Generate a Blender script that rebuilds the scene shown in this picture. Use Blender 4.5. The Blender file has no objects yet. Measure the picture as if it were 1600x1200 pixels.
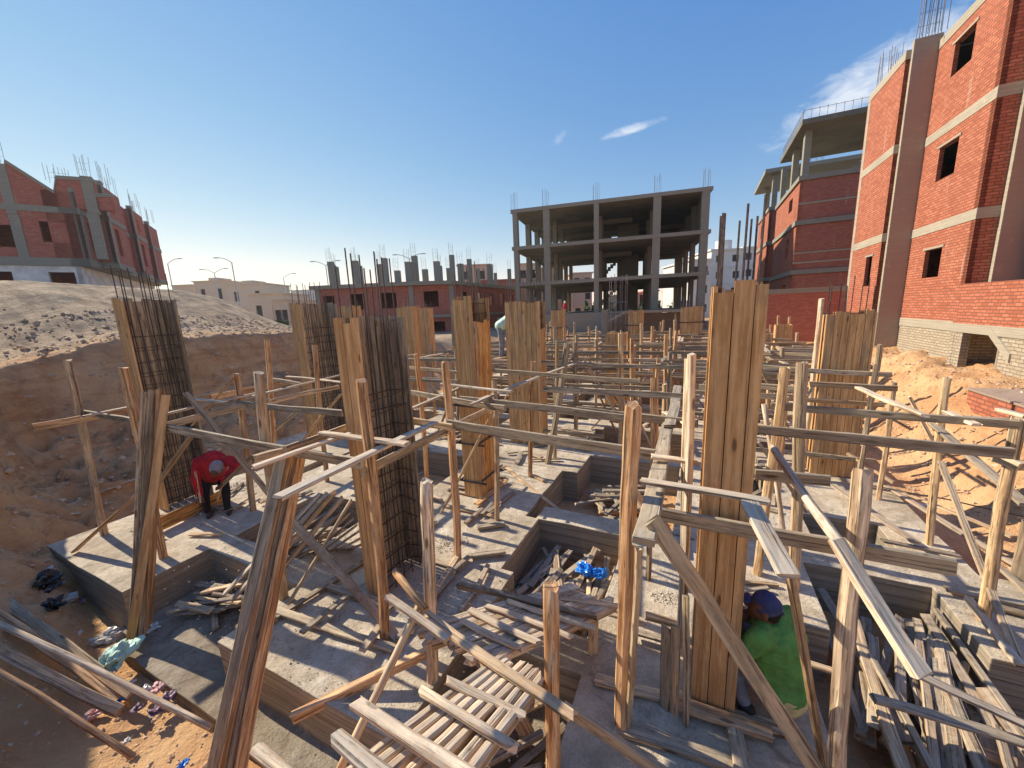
import bpy, bmesh, math, random
import numpy as np
from mathutils import Vector, Matrix, noise as mnoise
rad = math.radians
random.seed(11)
scene = bpy.context.scene
COL = scene.collection

# ------------------------------------------------------------------ camera
F_PX, PITCH, ROLL, EYE = 600.0, rad(10.7), rad(2.34), 3.1
cam = bpy.data.cameras.new("camera")
cam.sensor_fit = 'HORIZONTAL'; cam.sensor_width = 36.0; cam.lens = 36.0 * F_PX / 1600.0
cam.clip_start = 0.05; cam.clip_end = 6000.0
camo = bpy.data.objects.new("camera", cam); COL.objects.link(camo)
_r = Vector((1, 0, 0)); _u = Vector((0, math.sin(PITCH), math.cos(PITCH))); _f = Vector((0, math.cos(PITCH), -math.sin(PITCH)))
_right = _r * math.cos(ROLL) - _u * math.sin(ROLL)
_up = _r * math.sin(ROLL) + _u * math.cos(ROLL)
M = Matrix.Identity(4)
for i in range(3):
    M[i][0] = _right[i]; M[i][1] = _up[i]; M[i][2] = -_f[i]
M[0][3], M[1][3], M[2][3] = 0, 0, EYE
camo.matrix_world = M
scene.camera = camo

# ------------------------------------------------------------------ light
SUN_AZ, SUN_EL = 60.0, 33.0            # degrees left of the view direction, elevation
world = bpy.data.worlds.new("World"); scene.world = world; world.use_nodes = True
wn, wl = world.node_tree.nodes, world.node_tree.links
wn.clear()
wo = wn.new('ShaderNodeOutputWorld'); bg = wn.new('ShaderNodeBackground'); sky = wn.new('ShaderNodeTexSky')
sky.sky_type = 'NISHITA'; sky.sun_disc = False
sky.sun_elevation = rad(SUN_EL); sky.sun_rotation = rad(-SUN_AZ)
sky.altitude = 100; sky.air_density = 1.0; sky.dust_density = 0.0; sky.ozone_density = 1.2
bg.inputs['Strength'].default_value = 0.15
wl.new(bg.outputs[0], wo.inputs[0])
sd = Vector((-math.sin(rad(SUN_AZ)) * math.cos(rad(SUN_EL)), math.cos(rad(SUN_AZ)) * math.cos(rad(SUN_EL)), math.sin(rad(SUN_EL))))
sl = bpy.data.lights.new("sun", 'SUN'); sl.energy = 4.9; sl.angle = rad(0.5); sl.color = (1.0, 0.88, 0.69)
so = bpy.data.objects.new("sun", sl); COL.objects.link(so)
so.rotation_euler = sd.to_track_quat('Z', 'Y').to_euler()
vs = scene.view_settings
vs.view_transform = 'Standard'; vs.look = 'None'; vs.gamma = 1.0; vs.use_curve_mapping = False; vs.exposure = 0.55
scene.render.engine = 'CYCLES'
scene.cycles.max_bounces = 6; scene.cycles.diffuse_bounces = 4

# ------------------------------------------------------------------ pixel -> world helpers (photo pixels, 1600x1200)
def ray(x, y):
    u = (x - 800) / F_PX; v = (600 - y) / F_PX
    a = u * math.cos(ROLL) + v * math.sin(ROLL); b = -u * math.sin(ROLL) + v * math.cos(ROLL)
    return a, math.cos(PITCH) + b * math.sin(PITCH), b * math.cos(PITCH) - math.sin(PITCH)
def GZ(x, y, z=0.0):
    X, Y, Z = ray(x, y); t = (z - EYE) / Z; return Vector((X * t, Y * t, z))
def GY(x, y, Yd):
    X, Y, Z = ray(x, y); t = Yd / Y; return Vector((X * t, Yd, EYE + Z * t))
CA, SA = math.cos(rad(26)), math.sin(rad(26))
E1 = Vector((CA, -SA, 0)); E2 = Vector((SA, CA, 0))
def W(a, b, z=0.0): return Vector((a * CA + b * SA, -a * SA + b * CA, z))
def toab(x, y): return x * CA - y * SA, x * SA + y * CA
def K(x, y): r = ray(x, y); return r[0] / r[1]
def aonb(x, y, b): k = K(x, y); return b * (CA * k - SA) / (CA + SA * k)
def bona(x, y, a): k = K(x, y); return a * (CA + SA * k) / (CA * k - SA)

# cloud wisps in the sky (part of the world shader: soft noise inside a few far patches of sky)
def N(nt, t, **kw):
    n = nt.nodes.new(t)
    for k, v in kw.items():
        if k in n.inputs: n.inputs[k].default_value = v
        else: setattr(n, k, v)
    return n
nt = world.node_tree
tc = N(nt, 'ShaderNodeTexCoord')
nz = N(nt, 'ShaderNodeTexNoise'); nz.inputs['Scale'].default_value = 14.0; nz.inputs['Detail'].default_value = 8; nz.inputs['Roughness'].default_value = 0.62; nz.inputs['Distortion'].default_value = 0.6
mp = N(nt, 'ShaderNodeMapping'); mp.inputs['Scale'].default_value = (1, 1, 2.6); mp.inputs['Rotation'].default_value = (0, rad(-14), 0)
nt.links.new(tc.outputs['Generated'], mp.inputs[0]); nt.links.new(mp.outputs[0], nz.inputs['Vector'])
acc = None
def mth(op, a, b=None, c=None, clamp=False):
    m = nt.nodes.new('ShaderNodeMath'); m.operation = op; m.use_clamp = clamp
    for i, v in enumerate((a, b, c)):
        if v is None: continue
        if isinstance(v, (int, float)): m.inputs[i].default_value = v
        else: nt.links.new(v, m.inputs[i])
    return m.outputs[0]
for (x, y, rw, rh, tilt, amp) in ((985, 203, 50, 8, 7, .82), (874, 216, 24, 8, 40, .55), (1368, 120, 100, 27, 20, .95), (1228, 190, 26, 12, 20, .45), (1470, 60, 60, 18, 30, .6)):
    c = Vector(ray(x, y)).normalized()
    rt = Vector((c.y, -c.x, 0)).normalized(); upv = rt.cross(c)
    ax = (rt * math.cos(rad(tilt)) + upv * math.sin(rad(tilt))); ay = rt.cross(c) * math.cos(rad(tilt)) - rt * math.sin(rad(tilt))
    def dot(v):
        d = nt.nodes.new('ShaderNodeVectorMath'); d.operation = 'DOT_PRODUCT'
        nt.links.new(tc.outputs['Generated'], d.inputs[0]); d.inputs[1].default_value = v
        return d.outputs['Value']
    dx = mth('DIVIDE', dot(ax), rw / 600 * .9); dy = mth('DIVIDE', dot(ay), rh / 600 * .9)
    q = mth('ADD', mth('MULTIPLY', dx, dx), mth('MULTIPLY', dy, dy))
    g = mth('MULTIPLY', mth('SUBTRACT', 1.0, mth('MULTIPLY', q, .5), clamp=True), amp)
    g = mth('MULTIPLY', g, mth('GREATER_THAN', dot(c), 0))
    acc = g if acc is None else mth('MAXIMUM', acc, g)
cl = mth('MULTIPLY', mth('SUBTRACT', mth('ADD', nz.outputs['Fac'], mth('MULTIPLY', acc, .62)), .80), 3.0, clamp=True)
cl = mth('MULTIPLY', cl, mth('MULTIPLY', acc, 1.25, clamp=True))
mx = nt.nodes.new('ShaderNodeMix'); mx.data_type = 'RGBA'
nt.links.new(mth('MULTIPLY', cl, .8), mx.inputs['Factor']); 
# the camera's tone curve compresses the bright side of the sky: c / (1 + k c) per channel
_s = nt.nodes.new('ShaderNodeSeparateColor'); nt.links.new(sky.outputs[0], _s.inputs[0]); _c = nt.nodes.new('ShaderNodeCombineColor')
for _i, (_k, _g) in enumerate(((.165, .92), (.13, 1.03), (.088, 1.0))):
    _a, _p = ((.103, 1.27), (.168, .84), (.404, .357))[_i]
    nt.links.new(mth('DIVIDE', mth('MINIMUM', mth('MULTIPLY', mth('POWER', _s.outputs[_i], _p), _a), 1.15), .15 * 2 ** .45), _c.inputs[_i])
nt.links.new(_c.outputs[0], mx.inputs['A']); mx.inputs['B'].default_value = (4.2, 4.4, 4.7, 1)
nt.links.new(mx.outputs['Result'], bg.inputs['Color'])

# ------------------------------------------------------------------ materials
MATS = {}
def newmat(name, rough=.85):
    m = bpy.data.materials.new(name); m.use_nodes = True
    b = m.node_tree.nodes['Principled BSDF']; b.inputs['Roughness'].default_value = rough
    b.inputs['Specular IOR Level'].default_value = .25
    MATS[name] = m
    return m, m.node_tree, b
class G:
    """tiny node-graph helper"""
    def __init__(s, t): s.t = t
    def n(s, ty, **kw):
        n = s.t.nodes.new(ty)
        for k, v in kw.items(): setattr(n, k, v)
        return n
    def set(s, sock, v):
        if v is None: return
        if isinstance(v, (int, float, tuple, list)): sock.default_value = v
        else: s.t.links.new(v, sock)
    def m(s, op, a, b=None, c=None, clamp=False):
        n = s.n('ShaderNodeMath', operation=op, use_clamp=clamp)
        for i, v in enumerate((a, b, c)): s.set(n.inputs[i], v)
        return n.outputs[0]
    def vm(s, op, a, b):
        n = s.n('ShaderNodeVectorMath', operation=op); s.set(n.inputs[0], a); s.set(n.inputs[1], b); return n.outputs[0]
    def noise(s, vec, scale, detail=4, rough=.55, dist=0.0):
        n = s.n('ShaderNodeTexNoise'); s.set(n.inputs['Vector'], vec); n.inputs['Scale'].default_value = scale
        n.inputs['Detail'].default_value = detail; n.inputs['Roughness'].default_value = rough; n.inputs['Distortion'].default_value = dist
        return n.outputs['Fac']
    def vor(s, vec, scale, feat='F1'):
        n = s.n('ShaderNodeTexVoronoi', feature=feat); s.set(n.inputs['Vector'], vec); n.inputs['Scale'].default_value = scale
        return n
    def mix(s, f, a, b, mode='MIX'):
        n = s.n('ShaderNodeMix', data_type='RGBA', blend_type=mode)
        s.set(n.inputs['Factor'], f); s.set(n.inputs['A'], a if not (isinstance(a, tuple) and len(a) == 3) else a + (1,)); s.set(n.inputs['B'], b if not (isinstance(b, tuple) and len(b) == 3) else b + (1,))
        return n.outputs['Result']
    def ss(s, v, lo, hi):
        n = s.n('ShaderNodeMapRange', interpolation_type='SMOOTHSTEP'); s.set(n.inputs['Value'], v)
        n.inputs['From Min'].default_value = lo; n.inputs['From Max'].default_value = hi
        return n.outputs['Result']
    def comb(s, x, y, z):
        n = s.n('ShaderNodeCombineXYZ'); s.set(n.inputs[0], x); s.set(n.inputs[1], y); s.set(n.inputs[2], z); return n.outputs[0]
    def sep(s, v):
        n = s.n('ShaderNodeSeparateXYZ'); s.set(n.inputs[0], v); return n.outputs
    def bump(s, h, strength=.5, dist=.01):
        n = s.n('ShaderNodeBump'); n.inputs['Strength'].default_value = strength; n.inputs['Distance'].default_value = dist
        s.set(n.inputs['Height'], h); return n.outputs[0]
    def attr(s, name):
        return s.n('ShaderNodeAttribute', attribute_name=name).outputs['Fac']

def wood_mat(name, ca, cb, grey=.3, greycol=(.27, .25, .22), dirt=.35, spread=.35, dust=.0, wscale=1.0, crack=1.0, cont=1.0):
    """u runs along the grain (metres), v across"""
    m, t, b = newmat(name, .8); g = G(t)
    uv = g.n('ShaderNodeUVMap').outputs[0]; s = g.sep(uv)
    rnd = g.m('FRACT', g.m('ADD', g.attr('rnd'), g.n('ShaderNodeObjectInfo').outputs['Random']))
    off = g.m('MULTIPLY', rnd, 37.0)
    vec = g.comb(g.m('ADD', g.m('MULTIPLY', s[0], 1.6 * wscale), off), g.m('MULTIPLY', s[1], 22 * wscale), off)
    grain = g.noise(vec, 1.0, 6, .62, .35)
    vec2 = g.comb(g.m('ADD', g.m('MULTIPLY', s[0], .9), off), g.m('MULTIPLY', s[1], 6), off)
    blot = g.noise(vec2, 1.7, 5, .6)
    fine = g.noise(g.comb(g.m('MULTIPLY', s[0], 6), g.m('MULTIPLY', s[1], 130), off), 1.0, 3, .6)
    c = g.mix(g.ss(grain, .38, .62), tuple(x * (1 - .18 * cont) for x in ca), tuple(min(.85, x * (1 + .08 * cont)) for x in cb))
    # board to board tone
    tone = g.m('ADD', 1 - spread, g.m('MULTIPLY', g.m('FRACT', g.m('MULTIPLY', rnd, 7.13)), 2 * spread))
    c = g.mix(1.0, c, g.comb(tone, tone, tone), 'MULTIPLY')
    gf = g.m('MULTIPLY', g.ss(g.m('ADD', blot, g.m('MULTIPLY', g.m('SUBTRACT', g.m('FRACT', g.m('MULTIPLY', rnd, 3.7)), .5), .5)), .62 - grey * .6, .85 - grey * .4), .85)
    gc = g.mix(g.ss(grain, .3, .7), tuple(x * .72 for x in greycol), tuple(x * 1.3 for x in greycol))
    c = g.mix(gf, c, gc)
    # knots
    kv = g.vor(g.comb(g.m('ADD', g.m('MULTIPLY', s[0], 2.2), off), g.m('ADD', g.m('MULTIPLY', s[1], 8), off), 0), 1.0)
    kn = g.m('SUBTRACT', 1.0, g.ss(kv.outputs['Distance'], .07, .15), clamp=True)
    c = g.mix(g.m('MULTIPLY', kn, .75), c, (.07, .035, .018))
    # dark cracks along the grain, dirt
    cr = g.m('SUBTRACT', 1.0, g.ss(g.noise(g.comb(g.m('ADD', g.m('MULTIPLY', s[0], .8), off), g.m('MULTIPLY', s[1], 40), off), 1.0, 2, .5), .36, .42))
    c = g.mix(g.m('MULTIPLY', cr, .7 * crack), c, (.06, .04, .025))
    # short checks and chips
    ck = g.m('SUBTRACT', 1.0, g.ss(g.noise(g.comb(g.m('ADD', g.m('MULTIPLY', s[0], 5), off), g.m('MULTIPLY', s[1], 60), off), 1.0, 3, .6), .37, .44))
    c = g.mix(g.m('MULTIPLY', ck, .55 * crack), c, (.09, .06, .04))
    c = g.mix(g.m('MULTIPLY', g.ss(g.noise(g.comb(g.m('ADD', g.m('MULTIPLY', s[0], 3), off), g.m('MULTIPLY', s[1], 9), off), 1.0, 5, .7), .56, .72), .35), c, tuple(min(.8, x * 1.35 + .05) for x in cb))
    geo = g.n('ShaderNodeNewGeometry')
    dn = g.noise(geo.outputs['Position'], 7.0, 6, .65)
    c = g.mix(g.m('MULTIPLY', g.ss(dn, .5, .75), dirt), c, (.16, .145, .125))
    if dust:
        up = g.ss(g.sep(geo.outputs['Normal'])[2], .35, .9)
        c = g.mix(g.m('MULTIPLY', g.m('MULTIPLY', up, dust), g.ss(g.noise(geo.outputs['Position'], 22, 5, .6), .3, .6)), c, (.50, .46, .39))
    t.links.new(c, b.inputs['Base Color'])
    h = g.m('ADD', g.m('MULTIPLY', grain, .7), g.m('ADD', g.m('MULTIPLY', fine, .3), g.m('MULTIPLY', cr, -.8)))
    t.links.new(g.bump(h, .7, .006), b.inputs['Normal'])
    return m
wood_mat('wood_fresh', (.54, .285, .11), (.69, .415, .19), grey=.02, greycol=(.36, .245, .14), dirt=.2, spread=.14, crack=.12, cont=.5)
wood_mat('wood_orange', (.66, .29, .075), (.82, .42, .13), grey=.0, dirt=.08, spread=.12)
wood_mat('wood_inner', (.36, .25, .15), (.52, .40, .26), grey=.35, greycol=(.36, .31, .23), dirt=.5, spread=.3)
wood_mat('wood_grey', (.35, .245, .15), (.52, .40, .265), grey=.55, greycol=(.36, .285, .19), dirt=.35, spread=.3, dust=.35)
wood_mat('wood_post', (.46, .225, .095), (.68, .41, .21), grey=.16, greycol=(.42, .33, .22), dirt=.25, spread=.22, dust=.1)
wood_mat('wood_pale', (.58, .39, .235), (.80, .61, .42), grey=.15, greycol=(.52, .44, .34), dirt=.25, spread=.2, dust=.5)
wood_mat('wood_mix', (.48, .29, .14), (.70, .48, .27), grey=.35, greycol=(.42, .335, .225), dirt=.35, spread=.35, dust=.3)
wood_mat('wood_scrap', (.29, .195, .115), (.48, .35, .23), grey=.5, greycol=(.30, .235, .16), dirt=.5, spread=.4, dust=.35)

def concrete_mat(name, base, dusty, form=1.0, patch=.6, scale=1.0, streak=1.0):
    m, t, b = newmat(name, .9); g = G(t)
    geo = g.n('ShaderNodeNewGeometry'); P = g.n('ShaderNodeTexCoord').outputs['Object']
    n1 = g.noise(P, 1.1 * scale, 7, .65); n2 = g.noise(P, 7 * scale, 7, .7); n3 = g.noise(P, 45 * scale, 5, .7)
    s = g.sep(P)
    st = g.noise(g.comb(g.m('MULTIPLY', s[0], .7), g.m('MULTIPLY', s[1], .7), g.m('MULTIPLY', s[2], 26)), 1.0, 5, .6)
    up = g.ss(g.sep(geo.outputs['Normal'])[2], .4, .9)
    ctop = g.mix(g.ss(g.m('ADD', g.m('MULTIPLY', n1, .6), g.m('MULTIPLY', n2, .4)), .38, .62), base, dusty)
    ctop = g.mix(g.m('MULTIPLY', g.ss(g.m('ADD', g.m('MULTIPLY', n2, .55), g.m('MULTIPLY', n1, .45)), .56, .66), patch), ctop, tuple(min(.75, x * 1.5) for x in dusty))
    ctop = g.mix(g.m('MULTIPLY', g.ss(g.noise(P, 3.2 * scale, 6, .7, .8), .54, .66), .65), ctop, tuple(x * .62 for x in base))
    ctop = g.mix(g.m('MULTIPLY', g.ss(n3, .52, .68), .5), ctop, tuple(x * .45 for x in base))
    ctop = g.mix(g.m('MULTIPLY', g.ss(g.noise(P, 19 * scale, 4, .7), .60, .70), .6 * patch), ctop, (.62, .58, .50))
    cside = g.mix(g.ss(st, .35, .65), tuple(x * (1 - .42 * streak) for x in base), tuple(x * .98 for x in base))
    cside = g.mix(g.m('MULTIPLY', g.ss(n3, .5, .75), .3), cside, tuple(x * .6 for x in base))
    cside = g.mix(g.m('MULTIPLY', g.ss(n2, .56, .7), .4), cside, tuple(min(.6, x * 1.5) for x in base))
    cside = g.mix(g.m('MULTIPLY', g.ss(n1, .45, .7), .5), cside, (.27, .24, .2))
    # form board joints
    jz = g.m('ABSOLUTE', g.m('SUBTRACT', g.m('FRACT', g.m('MULTIPLY', g.m('ADD', s[2], g.m('MULTIPLY', n1, .02)), 8.0)), .5))
    jl = g.m('MULTIPLY', g.m('SUBTRACT', 1.0, g.ss(jz, .0, .035)), form)
    cside = g.mix(g.m('MULTIPLY', jl, .26), cside, (.10, .09, .075))
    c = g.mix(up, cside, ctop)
    t.links.new(c, b.inputs['Base Color'])
    hs = g.m('ADD', g.m('MULTIPLY', st, .5), g.m('MULTIPLY', jl, -.6))
    ht = g.m('ADD', g.m('MULTIPLY', n2, 1.2), g.m('MULTIPLY', n3, .45))
    hm = g.n('ShaderNodeMix', data_type='FLOAT'); g.set(hm.inputs['Factor'], up); g.set(hm.inputs['A'], hs); g.set(hm.inputs['B'], ht)
    t.links.new(g.bump(hm.outputs['Result'], .8, .03), b.inputs['Normal'])
    return m
concrete_mat('concrete_foundation', (.42, .34, .245), (.66, .57, .44), patch=.8)
concrete_mat('concrete_blinding', (.235, .185, .13), (.40, .34, .26), patch=.3)
concrete_mat('concrete_frame', (.30, .285, .235), (.37, .35, .29), form=.6, patch=.2, scale=.5, streak=.35)
concrete_mat('concrete_soffit', (.18, .17, .135), (.24, .225, .19), form=.8, patch=.1, scale=.5, streak=.5)  # brownish slabs, with shade under them also put into the colour
concrete_mat('concrete_pale', (.42, .37, .29), (.49, .45, .37), form=.3, patch=.2, scale=.6, streak=.4)
concrete_mat('concrete_dark', (.37, .275, .215), (.40, .31, .25), form=0, patch=.1, scale=.5, streak=.2)

def brick_mat(name, c1, c2, mortar, bump=.5):
    m, t, b = newmat(name, .9); g = G(t)
    uv = g.n('ShaderNodeUVMap').outputs[0]
    wob = g.noise(uv, 3.0, 3, .5)
    uv2 = g.vm('ADD', uv, g.comb(g.m('MULTIPLY', g.m('SUBTRACT', wob, .5), .03), g.m('MULTIPLY', g.m('SUBTRACT', wob, .5), .04), 0))
    br = g.n('ShaderNodeTexBrick'); t.links.new(uv2, br.inputs['Vector'])
    br.inputs['Scale'].default_value = 1.0; br.inputs['Brick Width'].default_value = .25; br.inputs['Row Height'].default_value = .088
    br.inputs['Mortar Size'].default_value = .016; br.inputs['Mortar Smooth'].default_value = .3; br.inputs['Bias'].default_value = 0
    br.inputs['Color1'].default_value = c1 + (1,); br.inputs['Color2'].default_value = c2 + (1,); br.inputs['Mortar'].default_value = mortar + (1,)
    n1 = g.noise(uv, .6, 5, .6); n2 = g.noise(uv, 9, 4, .6)
    c = g.mix(g.m('MULTIPLY', g.ss(n1, .45, .7), .12), br.outputs['Color'], tuple(x * .62 for x in c1))
    c = g.mix(g.m('MULTIPLY', g.ss(n2, .6, .72), .4), c, tuple(min(1, x * 1.3 + .06) for x in c2))
    sm = g.noise(uv, 1.7, 6, .65)
    c = g.mix(g.m('MULTIPLY', g.ss(sm, .62, .72), .22), c, (.50, .36, .28))
    c = g.mix(g.m('MULTIPLY', g.ss(g.noise(g.comb(g.m('MULTIPLY', g.sep(uv)[0], 3.5), g.m('MULTIPLY', g.sep(uv)[1], .35), 0), 1.0, 5, .65), .6, .72), .4), c, (.45, .36, .28))
    dk = g.noise(g.vm('MULTIPLY', uv, (4.0, 11.4, 0)), 1.0, 1, .4)
    c = g.mix(g.m('MULTIPLY', g.ss(dk, .66, .70), .3), c, (.14, .05, .03))
    hole = g.vor(uv, 1.3)
    t.links.new(c, b.inputs['Base Color'])
    t.links.new(g.bump(g.m('ADD', br.outputs['Fac'], g.m('MULTIPLY', n2, -.35)), -bump, .02), b.inputs['Normal'])
    return m
brick_mat('brick_red', (.36, .105, .058), (.52, .18, .105), (.20, .085, .055))
brick_mat('brick_dark', (.36, .115, .08), (.47, .17, .12), (.28, .12, .09), .3)
brick_mat('brick_buff', (.36, .30, .225), (.45, .385, .29), (.22, .18, .135))

def plain_mat(name, col, rough=.7, metal=0.0, var=.15, nscale=6.0, bump=0.0, spec=.25):
    m, t, b = newmat(name, rough); g = G(t)
    P = g.n('ShaderNodeTexCoord').outputs['Object']
    n = g.noise(P, nscale, 5, .6)
    c = g.mix(g.ss(n, .3, .7), tuple(x * (1 - var) for x in col), tuple(min(1, x * (1 + var)) for x in col))
    t.links.new(c, b.inputs['Base Color']); b.inputs['Metallic'].default_value = metal; b.inputs['Specular IOR Level'].default_value = spec
    if bump: t.links.new(g.bump(n, bump, .02), b.inputs['Normal'])
    return m
plain_mat('rebar', (.105, .08, .07), .75, .3, .4, 30)
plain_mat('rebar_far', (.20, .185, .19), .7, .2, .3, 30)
plain_mat('stucco_cream', (.60, .48, .36), .9)
plain_mat('stucco_white', (.66, .65, .62), .9)
plain_mat('stucco_pink', (.58, .40, .31), .9)
plain_mat('stucco_orange', (.56, .33, .2), .9)
plain_mat('plaster_white', (.62, .60, .57), .9, var=.2, nscale=1.5)
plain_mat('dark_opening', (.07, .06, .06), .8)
plain_mat('clamp_steel', (.10, .085, .08), .6, .5, .3, 20)
plain_mat('lamp_metal', (.42, .43, .44), .5, .4)
plain_mat('rubble', (.55, .40, .27), .95, var=.35, nscale=3)
plain_mat('plant_green', (.07, .11, .04), .9, var=.5, nscale=2)
plain_mat('shirt_red', (.42, .02, .03), .85, var=.25, nscale=9, bump=.5)
plain_mat('shirt_green', (.115, .285, .07), .85, var=.18, nscale=7, bump=.6)
plain_mat('shirt_yellow', (.62, .55, .28), .85)
plain_mat('trousers_black', (.02, .018, .018), .9, var=.3, nscale=9, bump=.5)
plain_mat('trousers_grey', (.22, .24, .28), .9, var=.25, nscale=9, bump=.5)
plain_mat('skin', (.17, .08, .045), .6)
plain_mat('hair_dark', (.02, .016, .014), .8)
plain_mat('cap_grey', (.30, .28, .30), .9, var=.15, nscale=20)
plain_mat('cap_blue', (.05, .06, .15), .85, var=.2, nscale=20)
plain_mat('shoe_dark', (.06, .045, .04), .8)
plain_mat('plastic_black', (.008, .008, .009), .25, spec=.6)
plain_mat('plastic_blue', (.015, .22, .72), .3, spec=.6)
plain_mat('plastic_green', (.48, .68, .56), .45)
plain_mat('plastic_white', (.66, .64, .60), .35, spec=.5)
plain_mat('plastic_clear', (.50, .47, .42), .2, spec=.7)
plain_mat('plastic_pink', (.62, .35, .33), .5)
plain_mat('plastic_purple', (.20, .12, .17), .5)
plain_mat('card_orange', (.50, .24, .07), .8)
plain_mat('bottle_clear', (.55, .60, .58), .08, spec=.9)

def sand_mat():
    m, t, b = newmat('sand', .95); g = G(t)
    P = g.n('ShaderNodeTexCoord').outputs['Object']
    n1 = g.noise(P, .8, 7, .6); n2 = g.noise(P, 5, 7, .68); n3 = g.noise(P, 38, 5, .7)
    c = g.mix(g.ss(n1, .35, .65), (.60, .32, .15), (.76, .48, .25))
    c = g.mix(g.m('MULTIPLY', g.ss(n2, .5, .72), .45), c, (.68, .44, .235))
    c = g.mix(g.m('MULTIPLY', g.ss(n3, .55, .8), .35), c, (.27, .15, .08))
    gr = g.attr('fill')
    cg = g.mix(g.ss(n2, .35, .65), (.41, .29, .18), (.54, .41, .275))
    q = g.sep(P)
    al_ = g.m('SUBTRACT', g.m('MULTIPLY', q[0], .9), g.m('MULTIPLY', q[1], .44)); ac_ = g.m('ADD', g.m('MULTIPLY', q[0], .44), g.m('MULTIPLY', q[1], .9))
    sk = g.noise(g.comb(g.m('MULTIPLY', al_, .35), g.m('MULTIPLY', ac_, 2.4), g.m('MULTIPLY', q[2], .3)), 1.0, 6, .65)
    cg = g.mix(g.m('MULTIPLY', g.ss(sk, .44, .60), .9), cg, (.27, .195, .13))
    strat = g.noise(g.comb(g.m('MULTIPLY', q[0], .5), g.m('MULTIPLY', q[1], .5), g.m('MULTIPLY', q[2], 5)), 1.0, 6, .65)
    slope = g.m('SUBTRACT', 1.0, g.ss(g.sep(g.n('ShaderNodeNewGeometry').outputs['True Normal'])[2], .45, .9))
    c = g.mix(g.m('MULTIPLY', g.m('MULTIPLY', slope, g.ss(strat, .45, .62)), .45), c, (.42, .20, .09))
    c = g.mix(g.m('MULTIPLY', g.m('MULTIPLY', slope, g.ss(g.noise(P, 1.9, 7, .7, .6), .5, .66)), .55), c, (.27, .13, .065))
    c = g.mix(g.m('MULTIPLY', gr, g.ss(n1, .1, .4)), c, cg)
    pb = g.vor(P, 9.0); pbm = g.m('SUBTRACT', 1.0, g.ss(pb.outputs['Distance'], .10, .22), clamp=True)
    c = g.mix(g.m('MULTIPLY', pbm, .30), c, (.55, .46, .36))
    t.links.new(c, b.inputs['Base Color'])
    h = g.m('ADD', g.m('MULTIPLY', n2, 1.6), g.m('ADD', g.m('MULTIPLY', n3, .5), g.m('MULTIPLY', pbm, .25)))
    t.links.new(g.bump(h, .95, .06), b.inputs['Normal'])
sand_mat()

ORD = ('first', 'second', 'third', 'fourth', 'fifth', 'sixth', 'seventh', 'eighth', 'ninth', 'tenth', 'eleventh', 'twelfth', 'thirteenth', 'fourteenth', 'fifteenth')
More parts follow.
